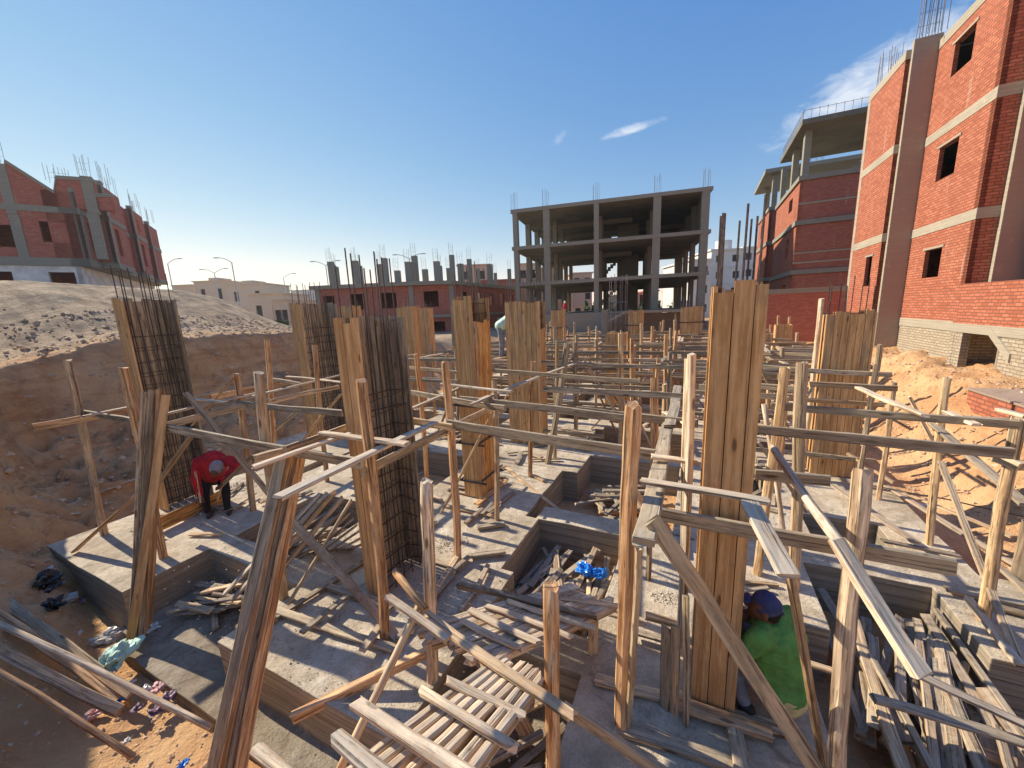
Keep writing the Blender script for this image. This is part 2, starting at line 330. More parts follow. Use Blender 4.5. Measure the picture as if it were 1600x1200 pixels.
# ------------------------------------------------------------------ mesh builders
PLANK_MATS = None
class MB:
    """collects boxes/prisms (world coordinates) with uv and a per-piece random value"""
    def __init__(s): s.v = []; s.f = []; s.uv = []; s.rnd = []; s.mi = []; s.smooth = []
    def face(s, pts, uv=None, rnd=0.0, mi=0, smooth=False):
        i0 = len(s.v); s.v += [Vector(p) for p in pts]; s.f.append(tuple(range(i0, i0 + len(pts))))
        if uv is None:
            n = (pts[1] - pts[0]).cross(pts[2] - pts[1])
            if n.length > 1e-12: n.normalize()
            if abs(n.z) > .8: uv = [(p.x, p.y) for p in pts]
            else:
                tg = Vector((-n.y, n.x, 0)).normalized(); uv = [(p.dot(tg), p.z) for p in pts]
        s.uv += list(uv); s.rnd.append(rnd); s.mi.append(mi); s.smooth.append(smooth)
    def obox(s, o, ax, ay, az, rnd=0.0, grain=None, mi=0):
        """box from corner o with edge vectors ax ay az; grain = 0/1/2: uv u runs along that axis"""
        A = (ax, ay, az); L = [v.length for v in A]
        for (i, j, k) in ((0, 1, 2), (1, 2, 0), (2, 0, 1)):
            for side in (0, 1):
                base = o + (A[k] if side else Vector((0, 0, 0)))
                q = [base, base + A[i], base + A[i] + A[j], base + A[j]]
                uvq = [(0, 0), (L[i], 0), (L[i], L[j]), (0, L[j])]
                if grain is not None:
                    if j == grain: uvq = [(b_, a_) for a_, b_ in uvq]
                    elif k == grain: uvq = [(a_ * .15, b_) for a_, b_ in uvq]
                    uvq = [(a_ + rnd * 3, b_ + k * .31 + side * .17) for a_, b_ in uvq]
                if not side: q.reverse(); uvq.reverse()
                if A[0].cross(A[1]).dot(A[2]) < 0: q.reverse(); uvq.reverse()
                s.face(q, uvq if grain is not None else None, rnd, mi)
    def box(s, x0, y0, z0, x1, y1, z1, X=None, Y=None, O=None, **kw):
        X = X or E1; Y = Y or E2; O = O or Vector((0, 0, 0))
        s.obox(O + X * x0 + Y * y0 + Vector((0, 0, z0)), X * (x1 - x0), Y * (y1 - y0), Vector((0, 0, z1 - z0)), **kw)
    def tube(s, p0, p1, r, n=5, r1=None, rnd=0.0):
        d = (p1 - p0); L = d.length; d = d / L; a = d.orthogonal().normalized(); b = d.cross(a); r1 = r if r1 is None else r1
        for i in range(n):
            t0, t1 = 2 * math.pi * i / n, 2 * math.pi * (i + 1) / n
            q0 = a * math.cos(t0) + b * math.sin(t0); q1 = a * math.cos(t1) + b * math.sin(t1)
            s.face([p0 + q0 * r, p0 + q1 * r, p1 + q1 * r1, p1 + q0 * r1], [(0, t0 * r), (0, t1 * r), (L, t1 * r), (L, t0 * r)], rnd, 0, True)
    def build(s, name, mat, parent=None, origin=None, loc_merge=True):
        me = bpy.data.meshes.new(name)
        off = origin if origin is not None else (Vector(parent.location) if parent is not None else (s.v[0].copy() if s.v else Vector()))
        me.from_pydata([tuple(v - off) for v in s.v], [], s.f)
        ul = me.uv_layers.new(name='UVMap'); ul.data.foreach_set('uv', [c for u in s.uv for c in u])
        at = me.attributes.new('rnd', 'FLOAT', 'FACE'); at.data.foreach_set('value', s.rnd)
        mats = mat if isinstance(mat, (list, tuple)) else [mat]
        for m_ in mats: me.materials.append(MATS[m_])
        me.polygons.foreach_set('material_index', s.mi); me.polygons.foreach_set('use_smooth', s.smooth)
        o = bpy.data.objects.new(name, me); COL.objects.link(o)
        if parent is not None: o.parent = parent
        else: o.location = off
        return o
def tag(o, label=None, cat=None, group=None, kind=None):
    if label: o['label'] = label
    if cat: o['category'] = cat
    if group: o['group'] = group
    if kind: o['kind'] = kind
    return o
def empty(name, loc, label=None, cat=None, group=None):
    o = bpy.data.objects.new(name, None); COL.objects.link(o); o.location = loc; o.empty_display_size = .2
    return tag(o, label, cat, group)

def plank_mesh(L, w, t, seed, rough=1.0, shape='board', chip=1.0):
    """local X along the length, Y width, Z thickness"""
    rs = random.Random(seed); n = max(2, min(16, int(L / .22) + 1))
    if shape == 'round':
        k = 10; ring = [(math.cos(2 * math.pi * i / k) * w / 2, math.sin(2 * math.pi * i / k) * w / 2) for i in range(k)]
        rr = [1 + rs.uniform(-.08, .08) for _ in range(k)]
    elif shape == 'square':
        c = .22 * w; h = w / 2; q = t / 2; ring = [(h, -q + c), (h, q - c), (h - c, q), (-h + c, q), (-h, q - c), (-h, -q + c), (-h + c, -q), (h - c, -q)]
        rr = [1 + rs.uniform(-.09, .09) for _ in range(8)]
    else:
        c = min(.006, t * .25); h = w / 2; q = t / 2; ring = [(h, -q + c), (h, q - c), (h - c, q), (-h + c, q), (-h, q - c), (-h, -q + c), (-h + c, -q), (h - c, -q)]
        rr = [1.0] * 8
    k = len(ring); per = [0]
    for i in range(k): per.append(per[-1] + math.hypot(ring[(i + 1) % k][0] - ring[i][0], ring[(i + 1) % k][1] - ring[i][1]))
    ph = [rs.uniform(0, 6.28) for _ in range(4)]; A = rough * min(.007, L * .0028)
    vs_, fs, uvs = [], [], []
    wj = [rs.uniform(-1, 1) for _ in range(n + 1)]
    for j in range(n + 1):
        f = j / n; x = L * f
        by = A * math.sin(ph[0] + f * 5) + A * .3 * math.sin(ph[1] + f * 13); bz = A * math.sin(ph[2] + f * 4) + A * .3 * math.sin(ph[3] + f * 11)
        tw = rough * .05 * math.sin(ph[1] + f * 3)
        sc = 1 + rough * .035 * wj[j]
        for i, (yy, zz) in enumerate(ring):
            s2 = sc * (1 + (rr[i] - 1) * (.6 + .4 * math.sin(ph[0] + f * 9 + i)))
            ey = 0 if 0 < j < n else rs.uniform(-.012, .012) * chip * rough
            vs_.append((x + ey, (yy * math.cos(tw) - zz * math.sin(tw)) * s2 + by, (yy * math.sin(tw) + zz * math.cos(tw)) * s2 + bz))
    sm = []
    for j in range(n):
        for i in range(k):
            i2 = (i + 1) % k
            fs.append((j * k + i, j * k + i2, (j + 1) * k + i2, (j + 1) * k + i))
            uvs += [(L * j / n, per[i]), (L * j / n, per[i + 1]), (L * (j + 1) / n, per[i + 1]), (L * (j + 1) / n, per[i])]
            sm.append(shape == 'round')
    for e, j in ((0, 0), (1, n)):
        idx = [j * k + i for i in range(k)]
        if e == 0: idx.reverse()
        fs.append(tuple(idx)); uvs += [(vs_[q_][1] * .2, vs_[q_][2]) for q_ in idx]; sm.append(False)
    me = bpy.data.meshes.new('plank'); me.from_pydata(vs_, [], fs)
    me.uv_layers.new(name='UVMap').data.foreach_set('uv', [c_ for u_ in uvs for c_ in u_])
    at = me.attributes.new('rnd', 'FLOAT', 'FACE'); at.data.foreach_set('value', [0.0] * len(fs))
    me.polygons.foreach_set('use_smooth', sm)
    return me
_seed = [100]
def plank(name, p0, p1, w=.1, t=.03, mat='wood_grey', label=None, cat=None, group=None, edge=False, shape='board', rough=1.0, roll=0.0, parent=None, chip=1.0):
    _seed[0] += 1
    d = p1 - p0; L = d.length; x = d / L
    up = Vector((0, 0, 1)) if abs(x.z) < .92 else Vector((.3, -1, 0))
    y = up.cross(x).normalized(); z = x.cross(y)
    if edge: y, z = z, -y
    if roll:
        c, s_ = math.cos(roll), math.sin(roll); y, z = y * c + z * s_, z * c - y * s_
    me = plank_mesh(L, w, t, _seed[0], rough, shape, chip); me.materials.append(MATS[mat]); me.name = name
    o = bpy.data.objects.new(name, me); COL.objects.link(o)
    mw = Matrix.Identity(4)
    for i in range(3): mw[i][0] = x[i]; mw[i][1] = y[i]; mw[i][2] = z[i]; mw[i][3] = p0[i]
    if parent is not None:
        o.parent = parent; mw = Matrix.Translation(-Vector(parent.location)) @ mw
    o.matrix_local = mw
    return tag(o, label, cat, group)

# ------------------------------------------------------------------ ground
def fbm(x, y, sc, oct=5, seed=0, rough=.5):
    out = np.zeros_like(x); amp = 1.0; tot = 0
    for o in range(oct):
        f = sc * 2 ** o; xi = x * f + seed * 17.3 + o * 5.1; yi = y * f - seed * 9.7 + o * 3.3
        x0 = np.floor(xi); y0 = np.floor(yi); fx = xi - x0; fy = yi - y0
        fx = fx * fx * (3 - 2 * fx); fy = fy * fy * (3 - 2 * fy)
        def h(a, b):
            s = np.sin(a * 127.1 + b * 311.7 + seed * 74.7) * 43758.5453; return s - np.floor(s)
        v = h(x0, y0) * (1 - fx) * (1 - fy) + h(x0 + 1, y0) * fx * (1 - fy) + h(x0, y0 + 1) * (1 - fx) * fy + h(x0 + 1, y0 + 1) * fx * fy
        out += amp * (v - .5); tot += amp; amp *= rough
    return out / tot * 2
def interp(v, xs, ys): return np.interp(v, xs, ys)
def sstep(v, a, b):
    t = np.clip((v - a) / (b - a), 0, 1); return t * t * (3 - 2 * t)
def ground_h(X, Y):
    a = X * CA - Y * SA; b = X * SA + Y * CA
    wob = fbm(X, Y, .35, 4, 3) * .55 + fbm(X, Y, 1.6, 3, 5) * .12
    floor_ = -.60 + .05 * fbm(X, Y, .8, 4, 1)
    # left bank profile in a
    al = a + wob - interp(b, [.2, 1.2, 2.3], [3.3, 2.4, 0])  # out of view the bank is brought nearer to shade the lower left corner
    crest = 2.45 + interp(b, [0, 2.5, 4.5, 8.6, 11], [0, 0, .5, .35, 0])
    crest = crest + interp(b, [.3, 1.2, 2.3], [1.3, 1.1, 0])  # added height on the unseen stretch lengthens its shadow
    prof = interp(al, [-14.5, -13.0, -12.2, -11.2, -9.4, -8.7], [1, .975, .62, .30, .10, 0])
    left = floor_ + (crest - floor_) * prof
    rid = interp(al, [-34, -27, -21.5, -19.0, -14.6, -13.5], [0, 1.6, 1.95, 1.75, .15, 0]) * interp(b, [-40, -12, 0, 7.5, 10, 13.5, 16, 19], [0, 1.2, 1.0, .95, .93, .5, .18, 0])
    rid = np.minimum(rid, 2.9)
    left = left + rid
    left = left * 1.0
    left = left + (fbm(X, Y, .9, 5, 31, .6) * .55 - np.abs(fbm(X * 1.0, Y * 1.0, 2.1, 4, 44, .6)) * .75 + fbm(X, Y, 3.7, 3, 47, .6) * .22) * np.clip(prof * (1.0 - prof) * 4.5, 0, 1)
    # bank end behind b ~ 11: slopes to the far plain
    far_l = sstep(b, 10, 16)
    left = left * (1 - far_l) + (1.6 * sstep(-al, 10, 15) + floor_ * (1 - sstep(-al, 10, 15))) * far_l + rid * far_l * 0
    # right bank
    crest_r = 1.08 + .12 * fbm(X, Y, .5, 3, 8)
    ar = a + wob * .8 + interp(b, [0, 3, 8, 12, 20], [-1.3, -.8, .1, .25, .0])
    profr = interp(ar, [3.95, 4.4, 5.3, 5.75, 6.1], [0, .12, .62, .93, 1])
    gull = (fbm(X * 1.0, Y * 1.0, 1.1, 4, 12) * .30 - np.abs(fbm(X, Y, 2.4, 3, 15, .6)) * .30 + .05) * np.clip(profr * (1.25 - profr) * 3.2, 0, 1)
    right = floor_ + (crest_r - floor_) * profr + gull
    h = np.where(a < -2, left, right)
    # back of the pit
    bb = b + wob
    pb = interp(bb, [22.5, 24.5, 26], [0, .9, 1])
    h = np.maximum(h, floor_ + (1.25 - floor_) * pb)
    # near bank under the camera
    nb = interp(b + wob * .3 , [-1.6, -.8, .35, .75], [1, .85, .12, 0])
    h = np.maximum(h, floor_ + (1.45 - floor_) * nb * interp(a, [-16, -4, 6, 9], [1, 1, 1, 1]))
    lowleft = interp(b + wob * .4, [-.6, .2, 1.0], [1, .45, 0]) * interp(a, [-8.5, -6.5, -4.6, -3.6], [1, .9, .5, 0])
    h = np.maximum(h, floor_ + .95 * lowleft)
    # sand heaps at the back of the pit
    for (hx, hy, hr, hh) in SAND_HEAPS:
        d2 = ((X - hx) ** 2 + (Y - hy) ** 2) / hr ** 2
        h = h + hh * np.exp(-d2 * 1.6) * (1 + .5 * fbm(X, Y, 1.3, 3, 21))
    # far plain a little uneven
    rr = np.sqrt(X * X + Y * Y)
    h = h + fbm(X, Y, 2.2, 5, 9, .6) * .11 * np.clip(profr + prof + .12, 0, 1) * (rr < 60) * (1 - .65 * sstep(-a, 13.2, 14.5))
    h = np.where(rr > 60, 1.2 + (h - 1.2) * np.clip(1 - (rr - 60) / 30, 0, 1), h)
    return h, a, b
SAND_HEAPS = [(3.4, 24.5, 1.6, .95), (6.0, 24.6, 1.4, .55), (-5.2, 22.0, 1.4, .6)]
def axis(lo, hi, st, out, gr=1.22):
    v = list(np.arange(lo, hi + 1e-6, st)); s = st; x = v[-1]
    while x < out: s *= gr; x += s; v.append(x)
    s = st; x = v[0]; pre = []
    while x > -out: s *= gr; x -= s; pre.append(x)
    return np.array(pre[::-1] + v)
gx = axis(-19, 13.5, .11, 3000); gy_ = axis(-1.5, 21, .11, 3000)
XX, YY = np.meshgrid(gx, gy_); HH, AA, BB = ground_h(XX, YY)
nx, ny = len(gx), len(gy_)
gme = bpy.data.meshes.new('ground')
verts = np.stack([XX.ravel(), YY.ravel(), HH.ravel()], 1)
ii = np.arange(nx * ny).reshape(ny, nx)
faces = np.stack([ii[:-1, :-1].ravel(), ii[:-1, 1:].ravel(), ii[1:, 1:].ravel(), ii[1:, :-1].ravel()], 1)
gme.from_pydata(verts.tolist(), [], faces.tolist())
fill = (sstep(-AA, 12.6, 14.2) * .95).ravel()
fill = np.maximum(fill, (sstep(np.sqrt(XX ** 2 + YY ** 2), 24, 32) * .6).ravel())
fa = gme.attributes.new('fill', 'FLOAT', 'POINT'); fa.data.foreach_set('value', fill.astype(np.float32))
gme.polygons.foreach_set('use_smooth', [True] * len(gme.polygons))
gme.materials.append(MATS['sand'])
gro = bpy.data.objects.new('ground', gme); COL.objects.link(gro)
tag(gro, 'orange sand of the excavated pit with steep banks and grey spoil mound', 'ground', kind='structure')
def gh(x, y):
    h, _, _ = ground_h(np.array([[x]], float), np.array([[y]], float)); return float(h[0, 0])

# ------------------------------------------------------------------ cast foundation: one continuous grid of strips and footings
RECTS = [(-8.45, -6.05, 1.58, 4.5), (-8.3, -7.5, 4.5, 5.6), (-9.9, -7.3, 5.6, 8.2), (-6.1, -4.17, 2.5, 2.85), (-6.1, -4.3, 4.3, 5.0), (-4.6, -4.15, 2.5, 4.4),
         (-4.17, -1.88, 1.64, 3.7), (-4.3, -2.05, 3.6, 4.96), (-4.24, -2.27, 4.9, 6.78), (-6.1, -1.97, 6.75, 7.72), (-4.9, -2.78, 7.7, 9.9), (-7.2, -6.07, 4.3, 9.6),
         (-1.9, -.78, 2.72, 3.12), (-.78, .98, 1.1, 4.95), (.97, 1.27, 4.08, 5.3), (-2.1, 1.27, 4.95, 5.34), (-.2, .5, 5.3, 7.75), (-2.8, .5, 7.72, 8.0),
         (-2.8, -2.3, 8, 10), (-.1, .5, 8, 10), (.5, 2.4, 5.2, 5.6), (2.4, 4.45, 4.28, 5.65), (2.35, 2.95, 5.6, 7.3), (.5, 1.49, 5.6, 7.0), (1.2, 2.95, 6.53, 9.4), (-7.4, -6.9, 9.5, 10.2)]
for a0, a1 in ((-9.2, -8.6), (-6.7, -6.0), (-4.6, -3.8), (-2.7, -2.1), (-.1, .5), (2.2, 2.9)): RECTS.append((a0, a1, 9.6, 22.3))
for b0, b1 in ((9.8, 10.3), (12.0, 12.6), (14.3, 14.8), (16.9, 17.5), (19.4, 20.0), (21.7, 22.3)): RECTS.append((-9.2, 2.9, b0, b1))
for a0, a1, b0, b1 in ((-3.3, -1.6, 11.3, 13.2), (-7.2, -5.4, 11.6, 13.3), (-.6, 1.1, 13.9, 15.6), (1.6, 3.3, 11.2, 13.0), (-4.9, -3.1, 16.2, 18.2)): RECTS.append((a0, a1, b0, b1))
def union_prism(rects, z0, z1, name, mat, label, bulge=.018):
    As = sorted({round(v, 3) for r in rects for v in r[:2]}); Bs = sorted({round(v, 3) for r in rects for v in r[2:]})
    def refine(v, st):
        out = []
        for p, q in zip(v[:-1], v[1:]):
            k = max(1, int((q - p) / st)); out += [p + (q - p) * i / k for i in range(k)]
        return out + [v[-1]]
    As, Bs = refine(As, .35), refine(Bs, .35)
    fillm = [[any(r[0] < (As[i] + As[i + 1]) / 2 < r[1] and r[2] < (Bs[j] + Bs[j + 1]) / 2 < r[3] for r in rects) for j in range(len(Bs) - 1)] for i in range(len(As) - 1)]
    vid = {}; vs_ = []; fs = []
    def vert(i, j, top):
        k_ = (i, j, top)
        if k_ not in vid:
            p = W(As[i], Bs[j], z1 if top else z0)
            n_ = mnoise.noise_vector(p * 2.3)
            p = p + Vector((n_.x, n_.y, n_.z * (1 if top else 0))) * bulge
            vid[k_] = len(vs_); vs_.append(tuple(p))
        return vid[k_]
    NA, NB = len(As) - 1, len(Bs) - 1
    for i in range(NA):
        for j in range(NB):
            if not fillm[i][j]: continue
            fs.append((vert(i, j, 1), vert(i + 1, j, 1), vert(i + 1, j + 1, 1), vert(i, j + 1, 1)))
            for (di, dj, e) in ((-1, 0, ((i, j + 1), (i, j))), (1, 0, ((i + 1, j), (i + 1, j + 1))), (0, -1, ((i, j), (i + 1, j))), (0, 1, ((i + 1, j + 1), (i, j + 1)))):
                i2, j2 = i + di, j + dj
                if 0 <= i2 < NA and 0 <= j2 < NB and fillm[i2][j2]: continue
                (ax_, ay_), (bx_, by_) = e
                fs.append((vert(ax_, ay_, 0), vert(bx_, by_, 0), vert(bx_, by_, 1), vert(ax_, ay_, 1)))
    me = bpy.data.meshes.new(name); me.from_pydata(vs_, [], fs); me.materials.append(MATS[mat])
    o = bpy.data.objects.new(name, me); COL.objects.link(o)
    bv = o.modifiers.new('edge', 'BEVEL'); bv.width = .012; bv.segments = 2; bv.limit_method = 'ANGLE'; bv.angle_limit = rad(60)
    return tag(o, label, 'foundation', kind='structure')
union_prism(RECTS, -.75, 0.0, 'foundation', 'concrete_foundation', 'grey cast concrete footings and strip beams filling the pit')
union_prism([(-5.7, -.9, 1.36, 1.66), (-6.06, -4.16, 1.5, 2.52), (-1.95, -.75, 1.3, 2.75)], -.8, -.47, 'blinding', 'concrete_blinding', 'thin dusty concrete blinding in front of the footings', .02)

# ------------------------------------------------------------------ column formwork and rebar cages
def cage(a0, b0, a1, b1, ztop, zb, label, nx=2, ny=4, r=.0075, st=.17, zst=None, group=None, mat='rebar', lean=(0, 0), zb0=0.0, name='rebar_cage', merge=False):
    """free standing cage, bars round the rectangle a0..a1, b0..b1"""
    c = W((a0 + a1) / 2, (b0 + b1) / 2, 0)
    root = empty(name, c, label, 'rebar', group)
    ins = .035
    pts = []
    for i in range(nx):
        for j in range(ny):
            if i in (0, nx - 1) or j in (0, ny - 1):
                pts.append((a0 + ins + (a1 - a0 - 2 * ins) * i / max(1, nx - 1), b0 + ins + (b1 - b0 - 2 * ins) * j / max(1, ny - 1)))
    allm = MB()
    rs = random.Random(int(a0 * 100 + b0 * 7))
    for k_, (pa, pb) in enumerate(pts):
        top = ztop - rs.uniform(0, .28); wob = Vector((rs.uniform(-.03, .03), rs.uniform(-.03, .03), 0))
        m = allm if merge else MB()
        p0 = W(pa, pb, zb0); p1 = W(pa + lean[0], pb + lean[1], top) + wob
        pm = p0.lerp(p1, .55) + Vector((rs.uniform(-.006, .006), rs.uniform(-.006, .006), 0))
        m.tube(p0, pm, r); m.tube(pm, p1, r)
        if not merge: m.build('bar', mat, root)
    if merge: allm.build('bar', mat, root)
    z = zb0 + .08; sm = MB(); zst = zst or zb; keep = merge and (zst / st) > 8
    while z < zst:
        f = z / max(ztop, .1); la, lb = lean[0] * f, lean[1] * f
        m = sm if keep else MB(); dz = [rs.uniform(-.03, .03) for _ in range(4)]
        cs = [W(a0 + .02 + la, b0 + .02 + lb, z + dz[0]), W(a1 - .02 + la, b0 + .02 + lb, z + dz[1]), W(a1 - .02 + la, b1 - .02 + lb, z + dz[2]), W(a0 + .02 + la, b1 - .02 + lb, z + dz[3])]
        for q in range(4): m.tube(cs[q], cs[(q + 1) % 4], r * .85, 4)
        if not keep: m.build('stirrup', mat, root)
        z += st * rs.uniform(.85, 1.15)
    if keep: sm.build('stirrup', mat, root)
    return root
def panel(root, name, o, along, width, h, t, outn, mat, bw=.11, seed=0, gaps=.003, hj=.04, hcut=None, mat2=None, z0=0.0, lean=Vector((0, 0, 0))):
    """vertical boards side by side starting at o running in direction along"""
    rs = random.Random(seed); m = MB(); x = 0.0
    while x < width - .02:
        w_ = min(bw * rs.uniform(.85, 1.15), width - x)
        if width - x - w_ < .03: w_ = width - x
        hh = (hcut(x / width) if hcut else h) + rs.uniform(-hj, hj)
        off = outn * rs.uniform(-.004, .004)
        zb_ = z0 + rs.uniform(0, .02)
        m.obox(o + along * (x + gaps) + off + Vector((0, 0, zb_)), along * (w_ - 2 * gaps), outn * t, Vector((0, 0, hh - zb_)) + lean, rnd=rs.random(), grain=2)
        x += w_
    return m.build(name, mat, root)
def formwork(a0, b0, wa, wb, h, label, sides='FRLB', seed=0, bars=True, bartop=.9, open_from=None, mat='wood_fresh', rmat=None, group=None, merge=True, hs=None, clamps=(), cut=None, cage_label=None, lean=Vector((0, 0, 0)), nb=(2, 4), bmat='rebar', stz=None, cage_group=None, st=.17):
    """F faces the viewer (-E2), R faces +E1, L faces -E1, B the back"""
    c = W(a0 + wa / 2, b0 + wb / 2, 0)
    root = empty('column_formwork', c, label, 'formwork', group)
    t = .025; hs = hs or {}; cut = cut or {}
    if 'F' in sides: panel(root, 'front_panel', W(a0 - t, b0 - t), E1, wa + 2 * t, hs.get('F', h), t, E2, mat, seed=seed + 1, hcut=cut.get('F'), lean=lean)
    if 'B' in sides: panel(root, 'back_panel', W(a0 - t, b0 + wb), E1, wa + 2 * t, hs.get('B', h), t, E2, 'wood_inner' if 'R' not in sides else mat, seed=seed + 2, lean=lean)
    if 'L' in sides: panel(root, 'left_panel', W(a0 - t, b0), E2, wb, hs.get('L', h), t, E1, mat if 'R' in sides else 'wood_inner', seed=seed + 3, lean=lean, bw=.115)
    if 'R' in sides: panel(root, 'right_panel', W(a0 + wa, b0), E2, wb, hs.get('R', h), t, E1, rmat or mat, seed=seed + 4, hcut=cut.get('R'), lean=lean)
    for z in clamps:
        m = MB(); g_ = .05
        A0, A1, B0, B1 = a0 - g_, a0 + wa + g_, b0 - g_, b0 + wb + g_
        m.obox(W(A0 - .12, B0, z), E1 * (A1 - A0 + .2), E2 * .02, Vector((0, 0, .03))); m.obox(W(A1 - .02, B0 - .06, z + .035), E1 * .02, E2 * (B1 - B0 + .2), Vector((0, 0, .03)))
        m.obox(W(A0 - .12, B1, z), E1 * (A1 - A0 + .2), E2 * .02, Vector((0, 0, .03))); m.obox(W(A0, B0 - .06, z + .035), E1 * .02, E2 * (B1 - B0 + .2), Vector((0, 0, .03)))
        m.build('clamp', 'clamp_steel', root)
    if bars:
        lx = lean.x * CA - lean.y * SA; ly = lean.x * SA + lean.y * CA
        cage(a0, b0, a0 + wa, b0 + wb, h + bartop, h, cage_label or 'starter bars rising from formwork', nx=nb[0], ny=nb[1], merge=merge, mat=bmat, lean=(lx, ly), zst=stz, group=cage_group, st=st)
    return root
# hero columns
formwork(-8.24, 2.86, .27, .64, 3.52, 'tall column form beside red-shirted worker, open side showing rebar mesh', 'FLB', 1, merge=False, nb=(2, 6), bartop=.55,
         cage_label='rebar cage standing in the open form beside the red-shirted worker', stz=3.0, st=.2, lean=Vector((0, 0, 0)))
formwork(-9.0, 6.3, .36, 1.0, 3.5, 'open-sided column form standing behind and left of the tall two-panel one', 'FLB', 12, merge=False, nb=(2, 7), bartop=.55,
         cage_label='wide rebar cage in the second open form from the left bank', stz=3.0, st=.2, lean=Vector((0, 0, 0)))
formwork(-3.27, 2.76, .27, .64, 3.08, 'closest open-sided column form with dark inside and long bars above', 'FLB', 23, merge=False, nb=(2, 5), bartop=.72,
         cage_label='rebar cage with long rusty bars in the closest open form', stz=2.45, st=.19)
m_ = None
formwork(-3.48, 5.18, .30, .52, 3.33, 'slim closed column form with fresh orange boards and three steel clamps', 'FRLB', 31, rmat='wood_orange', clamps=(.28, .95, 1.6), merge=True, bartop=.6,
         cut={'R': lambda f: 2.95}, cage_label='short bars above the slim clamped form', hs={'B': 3.3})
formwork(-3.95, 7.95, .80, .30, 3.3, 'broad closed column form made of eight narrow boards', 'FRLB', 37, bartop=.75, nb=(5, 2), cage_label='row of bars above the broad eight-board form', cut={'R': lambda f: 2.7})
formwork(.10, 2.83, .25, .62, 3.2, 'tall closed column form beside the squatting man in green', 'FRLB', 41, bartop=.6, nb=(3, 3), merge=False, cage_label='rebar rods above the tall form beside the man in green', stz=3.3, st=1.05)
formwork(1.96, 8.2, .60, .42, 2.86, 'pale closed column form in front of the right sand bank', 'FRLB', 47, bartop=.65, nb=(4, 2), cage_label='cluster of bars above the form by the right sand bank')
# left face packing boards of the tall form by the man in green
plank('plank', W(-.01, 3.0, .35), W(-.03, 3.0, 2.75), .09, .04, 'wood_pale', 'sunlit upright stiffener nailed to the left side of the tallest near form', 'plank', roll=rad(64))
plank('plank', W(-.03, 3.14, .3), W(-.05, 3.14, 2.7), .09, .035, 'wood_pale', 'second upright stiffener behind the sunlit one on the tallest near form', 'plank', roll=rad(64))
plank('plank', W(1.86, 8.3, 0), W(1.86, 8.28, 3.1), .09, .05, 'wood_pale', 'upright stiffener on the sunlit side of the form by the right sand bank', 'plank', roll=rad(64))
# middle and far columns: (photo x of the left edge, distance, width, depth, height, seed, label)
def farcol(xpx, ytop, Y, wa, wb, label, seed, bars=.5, sides='FRLB', clamps=(), mat='wood_fresh', group=None, cgroup='starter bars above far column forms', clabel='thin starter bars above a small distant column form'):
    p = GY(xpx, ytop, Y); a, b = toab(p.x, p.y)
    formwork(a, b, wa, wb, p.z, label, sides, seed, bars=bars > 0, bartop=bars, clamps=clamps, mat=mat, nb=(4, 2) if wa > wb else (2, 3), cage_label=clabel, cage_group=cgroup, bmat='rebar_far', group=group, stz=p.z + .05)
farcol(947, 522, 11.9, .55, .62, 'low closed column form with a plank collar in the middle of the pit', 60, bars=0, clamps=(.6, 1.2))
farcol(1065, 480, 15.0, .72, .5, 'banded column form standing below the concrete ramp', 61, bars=.5, clamps=(1.3, 1.9, 2.4))
farcol(620, 480, 13.0, .62, .35, 'far closed column form seen right of the closest open form', 62, bars=.45)
farcol(530, 479, 14.5, .6, .4, 'far closed column form half hidden behind the closest open form', 63, bars=.45)
farcol(861, 485, 17.0, .45, .45, 'far column form with a dark open top left of the sand heap', 64, bars=.3, clamps=(1.6, 2.3))
farcol(983, 486, 16.5, .5, .5, 'far column form right of the free-standing bar cage', 65, bars=.3, clamps=(1.5, 2.3))
farcol(653, 482, 20.0, .55, .45, 'smallest column form before the brick building with roof stubs', 66, bars=.4)
farcol(704, 480, 15.5, .5, .5, 'grey column form just left of the slim clamped form', 67, bars=.5, mat='wood_grey')
farcol(1214, 508, 13.2, .42, .4, 'short pale column form in front of the low brick wall', 68, bars=0)
farcol(1192, 522, 11.6, .22, .3, 'narrow low column form beside the tallest near form', 69, bars=0)
farcol(1040, 562, 11.8, .75, .35, 'low brown form panel between rails left of the tallest near form', 70, bars=0)
# free standing cage in the middle distance
p_ = GY(950, 512, 17.0); a_, b_ = toab(p_.x, p_.y)
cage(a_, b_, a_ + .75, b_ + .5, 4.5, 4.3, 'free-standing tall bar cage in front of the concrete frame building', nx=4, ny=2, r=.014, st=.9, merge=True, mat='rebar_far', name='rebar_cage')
mm = MB(); mm.box(a_ - .28, b_ - .1, 0, a_ - .05, b_ + .3, 4.2 - 1.2); o_ = mm.build('concrete_stub', 'concrete_frame'); tag(o_, 'slender grey concrete stub beside the free-standing bar cage', 'concrete stub')

# ------------------------------------------------------------------ scaffold timber: posts (base px, top px, section, material, shape, label)
POSTS = {}
def post(key, base, top, w, mat, label, shape='square', zb=0.0, dY=0.0, base_z=None):
    p0 = GZ(base[0], base[1], zb); p1 = GY(top[0], top[1], p0.y + dY)
    POSTS[key] = (p0, p1)
    return plank('timber_post', p0 - (p1 - p0).normalized() * .02, p1, w, w * .92, mat, label, 'post', 'timber posts of the scaffold', shape=shape, rough=1.5, roll=rad(26))
post('p1', (165, 835), (105, 563), .085, 'wood_post', 'leftmost tall post, standing on the left footing against the sand bank')
post('p2', (256, 870), (194, 575), .09, 'wood_post', 'post rising behind the leaning sheaf of boards on the left footing')
post('p3', (397, 797), (369, 583), .085, 'wood_post', 'slim post directly right of the red-shirted worker')
post('p4', (442, 935), (405, 583), .10, 'wood_post', 'thick log post with a ragged top beside the closest leaning board bundle', 'round')
